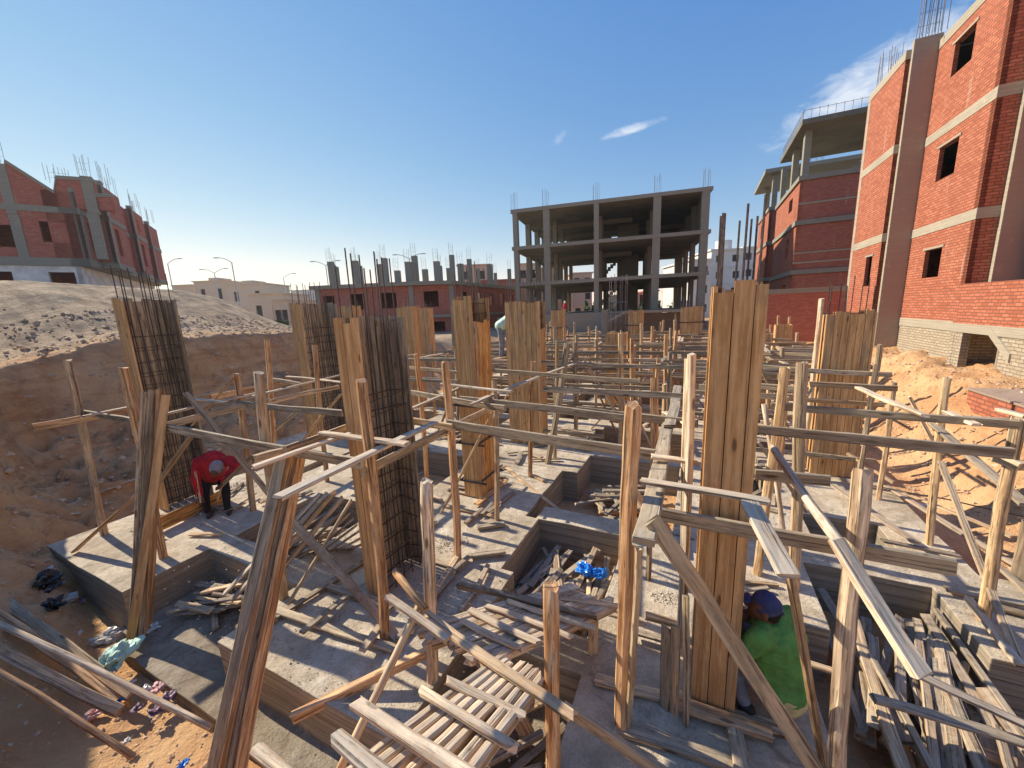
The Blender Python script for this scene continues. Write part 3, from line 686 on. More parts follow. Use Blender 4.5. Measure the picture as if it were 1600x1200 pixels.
post('p5', (433, 770), (417, 531), .08, 'wood_post', 'post behind the thick ragged-topped log, against the sand bank', zb=-.1)
post('p6', (510, 752), (492, 540), .08, 'wood_post', 'post in front of the second open column form')
post('p7', (603, 998), (568, 595), .085, 'wood_post', 'reddish post leaning across the front of the closest open form')
post('p8', (668, 748), (651, 553), .08, 'wood_post', 'post just right of and behind the closest open form')
post('p9', (716, 875), (697, 565), .085, 'wood_post', 'tall reddish post between the closest open form and the slim clamped form')
post('p10', (676, 1092), (668, 750), .10, 'wood_pale', 'sawn-off log post at the left end of the plank walkway', 'round', zb=-.2)
post('p12', (778, 812), (772, 595), .075, 'wood_post', 'narrow post touching the right side of the slim clamped form')
post('p13', (828, 745), (832, 565), .075, 'wood_post', 'narrow post in front of the broad eight-board form')
post('p14', (868, 715), (870, 533), .075, 'wood_mix', 'narrow post right of the broad eight-board form')
post('p14b', (856, 724), (888, 536), .12, 'wood_grey', 'thick grey plank post leaning beside the broad eight-board form', dY=.3)
post('p15', (972, 1140), (988, 632), .10, 'wood_post', 'tall square post left of the raised plank run, ending near the shallow footing')
post('p16', (1018, 812), (1024, 590), .105, 'wood_post', 'square post behind the raised plank run')
post('p16b', (1036, 760), (1039, 600), .07, 'wood_mix', 'thin post just behind the square post of the raised plank run')
post('p17', (1184, 898), (1225, 575), .09, 'wood_mix', 'weathered post just right of the tallest near form')
post('p18', (1238, 920), (1255, 568), .10, 'wood_post', 'square post with a sunlit left edge above the man in green')
post('p20', (1450, 850), (1480, 590), .085, 'wood_mix', 'post on the right footing in front of the sunlit sand')
post('p21', (1372, 780), (1398, 598), .075, 'wood_mix', 'slim post right of the form by the right sand bank')
post('p22', (1340, 760), (1370, 570), .07, 'wood_scrap', 'dark slim post touching the sand beside the right-hand form')
post('p23', (1535, 970), (1592, 653), .095, 'wood_mix', 'round post on the right footing with a short block nailed on', 'round')
post('p24', (1012, 905), (1020, 735), .06, 'wood_mix', 'thin strut below the near end of the raised plank run')
post('p26', (1215, 790), (1228, 620), .07, 'wood_post', 'post half hidden behind the weathered one right of the tallest near form')
p0 = GZ(862, 1290, -.5); p1 = GY(862, 914, 2.08)
plank('timber_post', p0, p1, .102, .1, 'wood_post', 'thick round post in the foreground with a frayed cut top', 'post', 'timber posts of the scaffold', shape='round', rough=1.6)
p0 = GZ(1304, 1290, -.1); p1 = GY(1341, 735, 2.0)
plank('timber_post', p0, p1, .085, .08, 'wood_pale', 'split pale post in the foreground right of the man in green', 'post', 'timber posts of the scaffold', shape='square', rough=1.8)

RG = 'horizontal timber rails of the scaffold'
def rail(p0, z0, p1, z1, w=.10, t=.03, mat='wood_grey', label=None, edge=True, name='timber_rail', cat='rail', group=RG, Y0=None, Y1=None, roll=0.0, rough=1.0, shape='board'):
    a = GY(p0[0], p0[1], Y0) if Y0 is not None else GZ(p0[0], p0[1], z0)
    b = GY(p1[0], p1[1], Y1) if Y1 is not None else GZ(p1[0], p1[1], z1)
    return plank(name, a, b, w, t, mat, label, cat, group, edge=edge, roll=roll, rough=rough, shape=shape)
rail((259, 668), 1.86, (566, 726), 1.86, .10, .03, 'wood_grey', 'long grey rail from the leaning sheaf of boards to the closest open form')
rail((632, 655), 1.83, (706, 668), 1.83, .085, .03, 'wood_mix', 'short pale rail end meeting the tall reddish post')
rail((700, 662), 1.84, (1024, 712), 1.84, .10, .032, 'wood_grey', 'long weathered rail crossing in front of the slim clamped form')
rail((434, 778), 1.97, (680, 660), 1.97, .085, .03, 'wood_pale', 'long pale board laid flat across the log post and the closest open form', edge=False)
rail((566, 738), 1.76, (700, 672), 1.76, .09, .03, 'wood_mix', 'on-edge rail running back along the right side of the closest open form')
rail((697, 672), 1.78, (771, 637), 1.78, .085, .03, 'wood_mix', 'on-edge rail from the tall reddish post past the slim clamped form')
rail((397, 730), 1.98, (545, 678), 1.98, .06, .03, 'wood_pale', 'flat pale board left of the closest open form', edge=False)
rail((445, 706), 1.92, (540, 670), 1.92, .10, .03, 'wood_post', 'orange on-edge rail under the flat pale board left of the closest open form')
rail((502, 676), 2.02, (638, 694), 2.02, .075, .03, 'wood_pale', 'short flat board across the front of the closest open form', edge=False)
rail((398, 718), 1.90, (448, 706), 1.90, .09, .05, 'wood_post', 'stubby curved offcut nailed to the ragged log post', rough=2.5)
rail((52, 668), 1.86, (206, 640), 1.86, .10, .03, 'wood_post', 'orange-lit rail sticking out left from the leftmost tall post')
rail((129, 644), 1.90, (219, 660), 1.90, .08, .03, 'wood_grey', 'short grey rail between the two left footing posts')
rail((129, 651), 1.97, (202, 636), 1.97, .06, .025, 'wood_pale', 'thin flat board on the rail of the leftmost tall post', edge=False)
rail((258, 647), 1.95, (402, 614), 1.95, .055, .03, 'wood_pale', 'flat sunlit board running behind the red-shirted worker', edge=False)
rail((258, 665), 1.84, (384, 634), 1.84, .09, .03, 'wood_mix', 'on-edge rail behind the red-shirted worker')
rail((303, 621), 2.0, (340, 612), 2.0, .05, .025, 'wood_pale', 'little flat offcut at the top of the leaning grey brace', edge=False)
rail((305, 624), 1.98, (352, 628), 1.98, .06, .025, 'wood_pale', 'flat offcut crossing beside the leaning grey brace', edge=False)
rail((370, 630), 1.86, (534, 646), 1.86, .09, .03, 'wood_grey', 'grey rail from the slim post towards the second open form')
rail((395, 620), 1.93, (530, 586), 1.93, .05, .03, 'wood_pale', 'thin flat board reaching the second open form', edge=False)
rail((418, 628), 1.82, (530, 604), 1.82, .08, .03, 'wood_mix', 'lower on-edge rail reaching the second open form')
rail((449, 588), 1.95, (532, 597), 1.95, .07, .025, 'wood_pale', 'short flat board against the front of the second open form', edge=False)
rail((330, 622), 1.7, (455, 596), 1.7, .12, .03, 'wood_post', 'wide orange rail against the sand behind the ragged log post')
rail((420, 592), 1.9, (470, 600), 1.9, .07, .03, 'wood_grey', 'short rail against the sand bank left of the second open form')
rail((300, 665), 1.55, (370, 586), 2.3, .05, .02, 'wood_post', 'thin lath leaning up behind the slim post', edge=False, name='timber_brace', cat='brace', group=None)
# walkway run and cross pieces at the right centre
rail((1003, 845), 1.86, (1048, 655), 1.86, .115, .045, 'wood_grey', 'wide weathered plank run leading away at shoulder height left of the tallest near form', edge=False, rough=1.6)
rail((1046, 668), 1.90, (1060, 604), 1.90, .115, .04, 'wood_grey', 'far plank continuing the shoulder-height plank run', edge=False, rough=1.6)
rail((1018, 713), 1.93, (1091, 723), 1.93, .06, .03, 'wood_pale', 'short cross board at the middle of the plank run', edge=False)
rail((1003, 751), 1.96, (1202, 784), 1.96, .06, .03, 'wood_pale', 'pale cross board over the plank run in front of the tallest near form', edge=False)
rail((1022, 801), 1.63, (1492, 888), 1.63, .10, .034, 'wood_grey', 'long grey rail from the plank run across to the lower right')
rail((1038, 645), 1.9, (1078, 665), 1.9, .06, .03, 'wood_pale', 'short slanting board beyond the plank run', edge=False)
rail((988, 705), 1.70, (1060, 790), 1.10, .09, .03, 'wood_mix', 'short plank leaning behind the tall square post', name='timber_brace', cat='brace', group=None, edge=False) if False else None
rail((1172, 787), 1.95, (1231, 896), 1.80, .10, .03, 'wood_pale', 'wide sunlit board sloping down above the man in green', edge=False, rough=1.4)
rail((1180, 741), 1.70, (1297, 751), 1.70, .09, .03, 'wood_grey', 'short grey rail between the tallest near form and the right-hand form')
rail((1205, 634), 2.0, (1596, 665), 2.0, .075, .032, 'wood_grey', 'upper long rail crossing in front of the form by the right sand bank')
rail((1168, 670), 1.84, (1582, 708), 1.84, .095, .032, 'wood_grey', 'middle long rail crossing in front of the form by the right sand bank')
rail((1265, 600), 2.02, (1402, 607), 2.02, .07, .03, 'wood_mix', 'higher rail touching the form by the right sand bank', edge=True)
rail((1178, 603), 1.98, (1262, 609), 1.98, .08, .03, 'wood_mix', 'rail ending at the square post with a sunlit edge')
rail((1340, 606), 2.06, (1446, 650), 2.06, .065, .03, 'wood_pale', 'bright flat board slanting right from the form by the sand bank', edge=False)
rail((1478, 644), 2.0, (1526, 664), 2.0, .065, .03, 'wood_pale', 'short bright flat board right of the footing post', edge=False)
rail((1478, 652), 1.9, (1588, 658), 1.9, .05, .03, 'wood_grey', 'thin rail between the footing post and the round post')
rail((1458, 662), 1.7, (1604, 790), 0.9, .10, .03, 'wood_grey', 'wide plank sloping down to the right edge past the round post', edge=False, Y0=4.4, Y1=3.2, name='timber_brace', cat='brace', group=None)
rail((1560, 716), 1.62, (1598, 730), 1.62, .075, .06, 'wood_pale', 'short block nailed across the round post', rough=2)
rail((1560, 640), 2.1, (1606, 652), 2.1, .06, .03, 'wood_pale', 'bright board end at the right edge above the round post', edge=False)
# braces
def brace(p0, Y0, p1, z1, w, t, mat, label, edge=False, shape='board', roll=0.0, Y1=None, name='timber_brace', cat='brace', rough=1.0):
    a = GY(p0[0], p0[1], Y0); b = GZ(p1[0], p1[1], z1) if Y1 is None else GY(p1[0], p1[1], Y1)
    return plank(name, a, b, w, t, mat, label, cat, 'slanting timber braces', edge=edge, shape=shape, roll=roll, rough=rough)
brace((291, 614), 4.95, (420, 772), 0, .09, .03, 'wood_grey', 'grey brace slanting down past the red-shirted worker', Y1=5.0)
brace((452, 808), 3.9, (626, 1002), 0, .09, .03, 'wood_grey', 'grey brace slanting to the foot of the closest open form')
brace((548, 782), 4.0, (452, 942), 0, .075, .03, 'wood_mix', 'pale brace slanting from the closest open form to the ragged log')
brace((408, 700), 5.4, (340, 764), .55, .085, .03, 'wood_scrap', 'dark brace right of the red-shirted worker', Y1=5.8)
brace((473, 635), 6.6, (423, 678), .9, .08, .03, 'wood_grey', 'short grey brace against the second open form', Y1=6.9)
brace((532, 616), 6.8, (472, 690), .6, .08, .03, 'wood_mix', 'brace across the front of the second open form', Y1=7.0)
brace((306, 672), 5.2, (244, 760), 1.0, .085, .03, 'wood_grey', 'brace nailed over the rebar cage left of the red-shirted worker', Y1=5.5)
brace((226, 762), 4.9, (116, 862), .02, .085, .03, 'wood_post', 'orange brace footed on the left corner of the left footing')
brace((205, 716), 5.3, (184, 842), .02, .06, .03, 'wood_grey', 'thin brace beside the leftmost tall post foot') if False else None
brace((770, 645), 5.0, (690, 800), .5, .07, .03, 'wood_mix', 'brace leaning behind the tall reddish post', Y1=5.2) 
brace((716, 868), 4.4, (640, 990), .02, .07, .03, 'wood_mix', 'brace slanting behind the sawn-off log')
brace((1018, 812), 1.95, (1290, 1222), 0, .095, .035, 'wood_mix', 'long brace slanting across the tallest near form towards the man in green', Y1=1.86, edge=True)
brace((1234, 898), 1.84, (1289, 1210), 0, .045, .035, 'wood_mix', 'thin pole dropping past the right shoulder of the man in green', Y1=1.98)
brace((1194, 632), 4.5, (1232, 888), .02, .055, .05, 'wood_pale', 'sunlit stick leaning against the weathered post', shape='round')
rail((1208, 700), 1.95, (1312, 852), 1.85, .055, .05, 'wood_pale', 'sunlit pole running down towards the split pale post', edge=False, shape='round', name='timber_brace', cat='brace', group=None)
rail((1308, 846), 1.88, (1437, 1052), 1.55, .085, .035, 'wood_pale', 'broad sunlit board projecting towards the viewer past the split pale post', edge=False, rough=1.8)
brace((1420, 620), 4.9, (1458, 690), 1.2, .06, .03, 'wood_pale', 'upper bright strut slanting before the sunlit sand', Y1=4.8)
brace((1470, 722), 4.1, (1590, 1030), .02, .06, .03, 'wood_grey', 'long grey strut slanting down to the right footing', Y1=2.75)
brace((998, 858), 2.05, (982, 1138), .02, .04, .035, 'wood_mix', 'thin rod-like strut under the near end of the plank run')
brace((1324, 708), 6.2, (1396, 754), .3, .06, .05, 'wood_post', 'brown pole slanting from the foot of the right-hand form', Y1=5.6)
brace((1300, 757), 5.7, (1430, 848), .05, .10, .03, 'wood_scrap', 'brown board sloping onto the right footing', Y1=4.2)
brace((1103, 640), 5.0, (1150, 700), 1.2, .06, .03, 'wood_grey', 'short brace right of the plank run', Y1=4.8) if False else None
brace((1185, 690), 4.6, (1260, 800), .3, .07, .03, 'wood_mix', 'brace crossing behind the sunlit stick', Y1=4.3)
brace((975, 745), 3.3, (1012, 800), .9, .09, .03, 'wood_mix', 'pale end of a plank poking out left of the tall square post', Y1=3.1)
# leaning bundles
def bundle(pieces, label, group):
    for i, (b, zb, t_, Yt, w, th, mat, roll, extra) in enumerate(pieces):
        plank('leaning_board', GZ(b[0], b[1], zb), GY(t_[0], t_[1], Yt), w, th, mat, label % extra, 'board', group, roll=roll, rough=.8)
B1 = 'sheaf of boards leaning on the grey rail at the left footing'
bundle([((205, 1003), -.47, (228, 613), 4.6, .10, .025, 'wood_pale', rad(75), 'outermost left'),
        ((214, 1000), -.47, (236, 611), 4.66, .10, .025, 'wood_grey', rad(80), 'second, greyest'),
        ((222, 996), -.47, (243, 612), 4.7, .10, .028, 'wood_scrap', rad(70), 'dark middle'),
        ((231, 990), -.47, (250, 609), 4.72, .10, .03, 'wood_post', rad(78), 'orange, tallest'),
        ((204, 1006), -.47, (260, 618), 4.6, .085, .028, 'wood_fresh', rad(20), 'slanting front')],
       '%s board of the sheaf leaning at the left footing', B1)
B2 = 'heavy boards leaning together in the foreground'
bundle([((328, 1230), -.47, (443, 700), 3.55, .11, .03, 'wood_grey', rad(15), 'broad grey face'),
        ((346, 1232), -.47, (455, 698), 3.62, .11, .03, 'wood_post', rad(75), 'orange-edged'),
        ((358, 1230), -.47, (464, 700), 3.68, .11, .03, 'wood_scrap', rad(78), 'dark inner'),
        ((372, 1226), -.47, (472, 697), 3.72, .11, .035, 'wood_post', rad(80), 'rightmost reddish')],
       '%s board of the bundle leaning in the left foreground', B2)
B3 = 'fresh boards sloping over the pit left of the closest open form'
bundle([((350, 928), -.12, (500, 772), 4.75, .085, .025, 'wood_pale', 0, 'leftmost'),
        ((362, 938), -.12, (512, 770), 4.72, .085, .025, 'wood_pale', 0, 'second'),
        ((378, 940), -.12, (524, 768), 4.70, .085, .025, 'wood_fresh', 0, 'third'),
        ((418, 915), -.08, (535, 778), 4.66, .12, .03, 'wood_mix', 0, 'widest, rightmost')],
       '%s of the fresh boards sloping over the pit by the closest open form', B3)
for i in range(7):
    x = 515 + i * 9; 
    plank('scrap_board', GZ(430 + i * 16, 900 - i * 6, -.3), GY(540 + i * 5, 795 + i * 9, 4.7 - i * .05), .09, .03, random.choice(['wood_scrap', 'wood_grey', 'wood_mix']), 'dull board in the jumble leaning left of the closest open form', 'board', 'jumble of dull boards left of the closest open form')
# boards lying on the ground / bank at the lower left
LG = 'long timbers lying across the sand in the lower left corner'
def ground_tim(p0, z0, p1, z1, w, t, mat, label, shape='board', edge=False, roll=0.0):
    plank('long_timber', GZ(p0[0], p0[1], z0), GZ(p1[0], p1[1], z1), w, t, mat, label, 'timber', LG, shape=shape, edge=edge, roll=roll, rough=1.3)
ground_tim((-60, 890), .25, (205, 1082), -.42, .09, .035, 'wood_post', 'uppermost of the long timbers in the lower left corner', roll=rad(30))
ground_tim((-60, 925), .22, (190, 1090), -.48, .10, .03, 'wood_post', 'dark timber just under the uppermost one in the lower left corner')
ground_tim((-60, 945), .48, (330, 1137), -.25, .05, .05, 'wood_pale', 'thin pale pole overlying the other lower left timbers', shape='round')
ground_tim((-60, 985), .35, (186, 1112), -.45, .09, .06, 'wood_mix', 'thick grey timber with a rounded end in the lower left corner', roll=rad(20))
ground_tim((-60, 1015), .42, (210, 1182), -.40, .05, .05, 'wood_post', 'lowest orange pole in the lower left corner', shape='round')
plank('thin_board', GZ(54, 810, -.1), GZ(216, 746, .12), .06, .02, 'wood_pale', 'thin pale lath propped over the sand behind the left footing', 'board')
plank('thin_board', GZ(86, 802, -.25), GZ(119, 852, -.4), .10, .02, 'wood_mix', 'short board lying on the sand above the left footing corner', 'board')
plank('form_board', GZ(250, 830, .02) + Vector((0, 0, .11)), GZ(352, 783, .02) + Vector((0, 0, .11)), .22, .025, 'wood_orange', 'broad orange board on edge held by the red-shirted worker', 'board', edge=True)
# boards on the front slab
SG = 'boards lying on the footing below the closest open form'
for (p0, p1, w, mat, lab, z) in (
        ((417, 948), (616, 1014), .085, 'wood_mix', 'long board lying along the footing with its right end blunt', .05),
        ((472, 988), (543, 930), .07, 'wood_grey', 'short board crossing over the long one on the footing', .09),
        ((510, 914), (612, 952), .075, 'wood_grey', 'board lying at the foot of the closest open form', .04),
        ((566, 1016), (594, 978), .08, 'wood_mix', 'stubby board crossing at the blunt end of the long one', .10),
        ((418, 972), (582, 868), .08, 'wood_scrap', 'dark board running to the foot of the closest open form', .04),
        ((655, 870), (720, 888), .07, 'wood_mix', 'short board at the foot of the tall reddish post', .03),
        ((690, 905), (735, 868), .07, 'wood_scrap', 'dark short board beside the tall reddish post', .06),
        ((622, 1000), (706, 898), .09, 'wood_scrap', 'dark plank lying right of the closest open form', .04)):
    plank('flat_board', GZ(p0[0], p0[1], z), GZ(p1[0], p1[1], z), w, .028, mat, lab, 'board', SG)
plank('timber_brace', GZ(457, 1122, -.12), GZ(676, 1014, .26), .08, .06, 'wood_post', 'reddish beam resting on the edge of the front footing', 'brace', 'slanting timber braces', edge=True, rough=1.4)
plank('timber_brace', GZ(530, 1206, .25), GZ(654, 948, .95), .055, .055, 'wood_mix', 'round pole rising beside the left end of the walkway', 'brace', 'slanting timber braces', shape='round')
plank('timber_brace', GZ(606, 932, 1.0), GZ(700, 1000, .9), .055, .05, 'wood_pale', 'pale stick crossing the sawn-off log low down', 'brace', 'slanting timber braces', shape='square')
plank('timber_brace', GZ(617, 893, 1.1), GZ(664, 952, .98), .055, .05, 'wood_post', 'short round stick leaning on the sawn-off log', 'brace', 'slanting timber braces', shape='round')
# foreground walkway: two decks of square timbers with cross sticks
DG = 'timbers of the foreground walkway'
def deck(c0, c1, c2, c3, n, w, t, labels, group, mats, seed):
    """c0-c1 = far/near corner at the left end, c2-c3 = far/near corner at the right end"""
    rs = random.Random(seed)
    for i in range(n):
        f = (i + .5) / n
        a = c0.lerp(c1, f); b = c2.lerp(c3, f); d = (b - a).normalized()
        a = a - d * rs.uniform(-.05, .07); b = b + d * rs.uniform(-.06, .05)
        ww = (c1 - c0).length / n
        plank('walkway_timber', a + Vector((0, 0, rs.uniform(-.008, .008))), b + Vector((0, 0, rs.uniform(-.006, .006))), ww * rs.uniform(.93, 1.04), t, mats[i % len(mats)], labels % ORD[i], 'timber', group, shape='square', rough=1.5, chip=2.2)
UL = [GZ(655, 985, .52), GZ(768, 1040, .52), GZ(893, 915, .36), GZ(966, 948, .36)]
deck(*UL, 8, .09, .085, '%s timber, counted from the back, of the farther walkway deck', 'timbers of the farther walkway deck', ['wood_pale', 'wood_pale', 'wood_mix'], 5)
LL = [GZ(772, 1034, .74), GZ(848, 1070, .74), GZ(530, 1210, .88), GZ(738, 1232, .88)]
deck(*LL, 7, .09, .09, '%s timber, counted from the left, of the nearer walkway deck', 'timbers of the nearer walkway deck', ['wood_pale'], 6)
CGp = 'sticks laid across the walkway decks'
for (p0, z0, p1, z1, w, t, mat, lab, sh) in (
        ((722, 970), .57, (812, 1014), .57, .05, .035, 'wood_pale', 'leftmost cross stick on the farther deck', 'square'),
        ((735, 953), .55, (842, 1006), .55, .06, .04, 'wood_pale', 'second cross stick from the left on the farther deck', 'square'),
        ((760, 946), .53, (896, 996), .53, .05, .035, 'wood_pale', 'third cross stick on the farther deck, longest', 'square'),
        ((792, 939), .50, (932, 983), .50, .055, .035, 'wood_mix', 'fourth cross stick on the farther deck', 'square'),
        ((716, 914), .52, (930, 962), .47, .065, .04, 'wood_scrap', 'dark-ended pole along the back of the farther deck', 'round'),
        ((876, 934), .44, (990, 950), .42, .05, .03, 'wood_mix', 'thin stick at the right end of the farther deck', 'square'),
        ((650, 948), .86, (895, 1122), .82, .075, .03, 'wood_mix', 'long light board laid diagonally over both decks', 'board'),
        ((700, 1063), .86, (816, 1118), .82, .05, .04, 'wood_pale', 'upper cross stick on the nearer deck', 'square'),
        ((656, 1078), .92, (802, 1166), .90, .055, .05, 'wood_pale', 'middle rounded cross stick on the nearer deck', 'round'),
        ((558, 1098), .98, (800, 1262), .98, .07, .06, 'wood_pale', 'thick pale cross timber on the nearer deck', 'square'),
        ((523, 1152), 1.02, (660, 1260), 1.02, .07, .06, 'wood_pale', 'split-ended cross timber at the bottom edge', 'square'),
        ((398, 1172), .4, (520, 1262), .5, .075, .06, 'wood_pale', 'blunt pale timber end poking up at the bottom left of the walkway', 'square')):
    plank('cross_stick', GZ(p0[0], p0[1], z0), GZ(p1[0], p1[1], z1), w, t, mat, lab, 'stick', CGp, shape=sh, rough=2.0)
plank('timber_brace', GZ(880, 1105, .35), GZ(1085, 1240, .0), .09, .04, 'wood_mix', 'board sloping down right of the thick round foreground post', 'brace', 'slanting timber braces', edge=True)
plank('support_block', GZ(927, 1018, 0), GZ(927, 1018, 0) + Vector((0, 0, .33)), .09, .06, 'wood_mix', 'short rough block holding up the farther deck on the footing', 'block', shape='square', rough=2)
plank('support_block', GZ(825, 1150, -.3), GZ(770, 1040, .2) * 1.0, .12, .09, 'wood_post', 'log propping the nearer deck over the channel', 'block', shape='square', rough=2)
plank('timber_beam', GZ(880, 1075, .02) + Vector((-.55, .35, -.1)), GZ(800, 1060, .02), .2, .12, 'wood_post', 'block of timber between the decks and the shallow footing', 'beam', shape='square') if False else None
# boards on the footing with the squatting man
FG = 'boards lying about the footing of the tallest near form'
for (p0, p1, w, t, mat, lab, z) in (
        ((952, 958), (1010, 972), .07, .03, 'wood_mix', 'short board left of the foot strut', .12),
        ((1010, 962), (1068, 978), .07, .05, 'wood_mix', 'cross board capping two upright offcuts', .35),
        ((985, 985), (1062, 1006), .07, .03, 'wood_grey', 'grey board just below the capping board', .08),
        ((930, 1060), (1230, 1142), .10, .035, 'wood_mix', 'long base board under the tallest near form', .03),
        ((960, 1135), (1165, 1200), .10, .04, 'wood_grey', 'long grey board at the very bottom of the footing', .03),
        ((1146, 1128), (1162, 1215), .10, .03, 'wood_grey', 'pale board pointing at the viewer below the man in green', .07),
        ((1060, 1098), (1206, 1148), .10, .05, 'wood_post', 'reddish beam at the foot of the tallest near form', .08),
        ((1155, 908), (1215, 914), .05, .025, 'wood_mix', 'thin stick on the sunlit slab beside the squatting man', .03),
        ((1152, 924), (1200, 918), .05, .025, 'wood_grey', 'grey stick crossing the thin one beside the squatting man', .05),
        ((1258, 1035), (1312, 1052), .06, .03, 'wood_mix', 'board bridging from the narrow slab to the split pale post', .1),
        ((1065, 805), (1070, 870), .08, .025, 'wood_pale', 'light board lying beyond the plank run', .03),
        ((1040, 830), (1085, 842), .06, .025, 'wood_grey', 'grey board under the light one beyond the plank run', .01),
        ((1145, 985), (1168, 1010), .08, .02, 'wood_scrap', 'thin dark laths by the hands of the squatting man', .03)):
    plank('flat_board', GZ(p0[0], p0[1], z), GZ(p1[0], p1[1], z), w, t, mat, lab, 'board', FG)
for (b, t_, Y, w, mat, lab) in (((1038, 1108), (1040, 980), 2.42, .07, 'wood_grey', 'left upright offcut standing on the footing'), ((1053, 1116), (1056, 978), 2.40, .07, 'wood_post', 'orange-lit upright offcut standing on the footing'),
                              ((1072, 1135), (1072, 930), 2.36, .045, 'wood_mix', 'thin upright lath against the left side of the tallest near form')):
    plank('upright_board', GZ(b[0], b[1], 0), GY(t_[0], t_[1], GZ(b[0], b[1], 0).y + .05), w, .025, mat, lab, 'board', FG, roll=rad(-64))
# slim-form foot boards, board over pits
for (p0, z0, p1, z1, w, mat, lab) in (
        ((745, 788), .05, (790, 750), .05, .10, 'wood_fresh', 'light board at the foot of the slim clamped form'),
        ((695, 790), .03, (768, 806), .03, .06, 'wood_mix', 'flat lath in front of the slim clamped form'),
        ((762, 800), .05, (803, 768), .05, .07, 'wood_grey', 'grey board right of the slim clamped form'),
        ((700, 765), .03, (732, 772), .03, .06, 'wood_grey', 'short lath left of the slim clamped form'),
        ((792, 730), .05, (893, 815), -.05, .07, 'wood_mix', 'pale plank bridging the corner of the middle pit'),
        ((740, 930), .05, (763, 882), .05, .06, 'wood_pale', 'crusty stick lying along the slab edge by the pit with the blue bag'),
        ((718, 955), .05, (742, 922), .05, .06, 'wood_pale', 'second crusty stick below the first along the slab edge'),
        ((560, 690), .03, (640, 700), .03, .08, 'wood_grey', 'board on the slab behind the closest open form'),
        ((640, 760), .03, (690, 782), .03, .08, 'wood_scrap', 'dark board on the slab between two tall posts')):
    plank('flat_board', GZ(p0[0], p0[1], z0), GZ(p1[0], p1[1], z1), w, .028, mat, lab, 'board', 'boards lying about the middle slabs')
# right foreground boards
for (p0, z0, p1, z1, w, t, mat, lab) in (
        ((1432, 1052), .25, (1612, 1138), .1, .08, .03, 'wood_pale', 'long bright board running off the lower right edge'),
        ((1364, 1090), .15, (1612, 1164), .0, .085, .03, 'wood_grey', 'long grey board below the bright one at lower right'),
        ((1466, 1156), -.2, (1612, 1200), -.3, .09, .03, 'wood_mix', 'board end lowest in the right corner'),
        ((1478, 920), .06, (1604, 945), .06, .08, .03, 'wood_grey', 'grey board lying across the right footing'),
        ((1512, 935), .1, (1597, 1042), .04, .06, .05, 'wood_pale', 'crooked pale stick hanging over the right footing'),
        ((1545, 945), .04, (1604, 960), .04, .08, .03, 'wood_mix', 'short board behind the crooked pale stick'),
        ((1376, 755), .1, (1600, 890), .02, .09, .03, 'wood_scrap', 'dull long board at the foot of the sunlit sand'),
        ((1400, 765), .05, (1580, 838), .02, .07, .03, 'wood_mix', 'upper dull board at the foot of the sunlit sand'),
        ((1378, 845), .12, (1500, 868), .06, .07, .03, 'wood_scrap', 'dark board on the right strip beam'),
        ((1555, 880), .1, (1612, 930), .0, .08, .03, 'wood_grey', 'board sloping down at the right edge beyond the round post')):
    plank('flat_board', GZ(p0[0], p0[1], z0), GZ(p1[0], p1[1], z1), w, t, mat, lab, 'board', 'boards lying about the right footing', rough=1.2)
m = MB(); pts = [GZ(1362, 758, .1), GZ(1420, 770, .14), GZ(1480, 780, .16), GZ(1530, 792, .12), GZ(1604, 808, .02)]
for q0, q1 in zip(pts[:-1], pts[1:]): m.tube(q0, q1, .01, 5)
tag(m.build('rebar_rod', 'rebar'), 'bent rusty rod lying below the sunlit sand', 'rebar')
root = empty('side_form', GZ(1590, 915, 0), 'dark upright form panel cut by the right edge of the photo', 'formwork')
panel(root, 'board', GZ(1578, 905, 0), (GZ(1640, 925, 0) - GZ(1578, 905, 0)).normalized(), .7, .72, .03, E2, 'wood_scrap', seed=77)

# ------------------------------------------------------------------ scrap timber in the pits
def heap(n, box, zr, ang, spread, Lr, label, group, seed, mats=('wood_scrap', 'wood_grey', 'wood_scrap', 'wood_mix'), tilt=.10, wr=(.05, .10)):
    rs = random.Random(seed); a0, a1, b0, b1 = box
    for i in range(n):
        L = rs.uniform(*Lr); th = rad(ang + rs.gauss(0, spread))
        d = E1 * math.cos(th) + E2 * math.sin(th)
        ex = abs(math.cos(th)) * L / 2; ey = abs(math.sin(th)) * L / 2
        a = rs.uniform(min(a0 + ex, (a0 + a1) / 2), max(a1 - ex, (a0 + a1) / 2)); b = rs.uniform(min(b0 + ey, (b0 + b1) / 2), max(b1 - ey, (b0 + b1) / 2))
        z = zr[0] + (zr[1] - zr[0]) * (i / n) + rs.uniform(-.01, .01); dz = rs.uniform(-tilt, tilt) * L
        c = W(a, b, z + .03 + abs(dz) / 2)
        h = d * L / 2 + Vector((0, 0, dz / 2))
        mt_ = rs.choice(mats); tone = {'wood_scrap': 'dark', 'wood_grey': 'grey', 'wood_mix': 'tan', 'wood_pale': 'pale'}[mt_]
        fa_, fb_ = (a - a0) / (a1 - a0), (b - b0) / (b1 - b0); sz_ = 'long' if L > (Lr[0] + Lr[1]) / 2 else 'short'
        where = ('near' if fb_ < .33 else 'central' if fb_ < .66 else 'back') + (' left' if fa_ < .4 else ' right' if fa_ > .6 else '')
        lab_ = '%s %s %s, %s part' % (sz_, tone, label, where)
        plank('scrap_board', c - h, c + h, rs.uniform(*wr), rs.uniform(.022, .045), mt_, lab_, 'scrap board', group, roll=rs.uniform(-.4, .4), rough=1.3, shape='board' if rs.random() < .8 else 'square')
heap(56, (-1.98, -.84, 3.2, 4.9), (-.56, -.30), 88, 20, (.5, 1.1), 'board in the blue-bag pit', 'scrap boards in the pit with the blue bag', 1, tilt=.12)
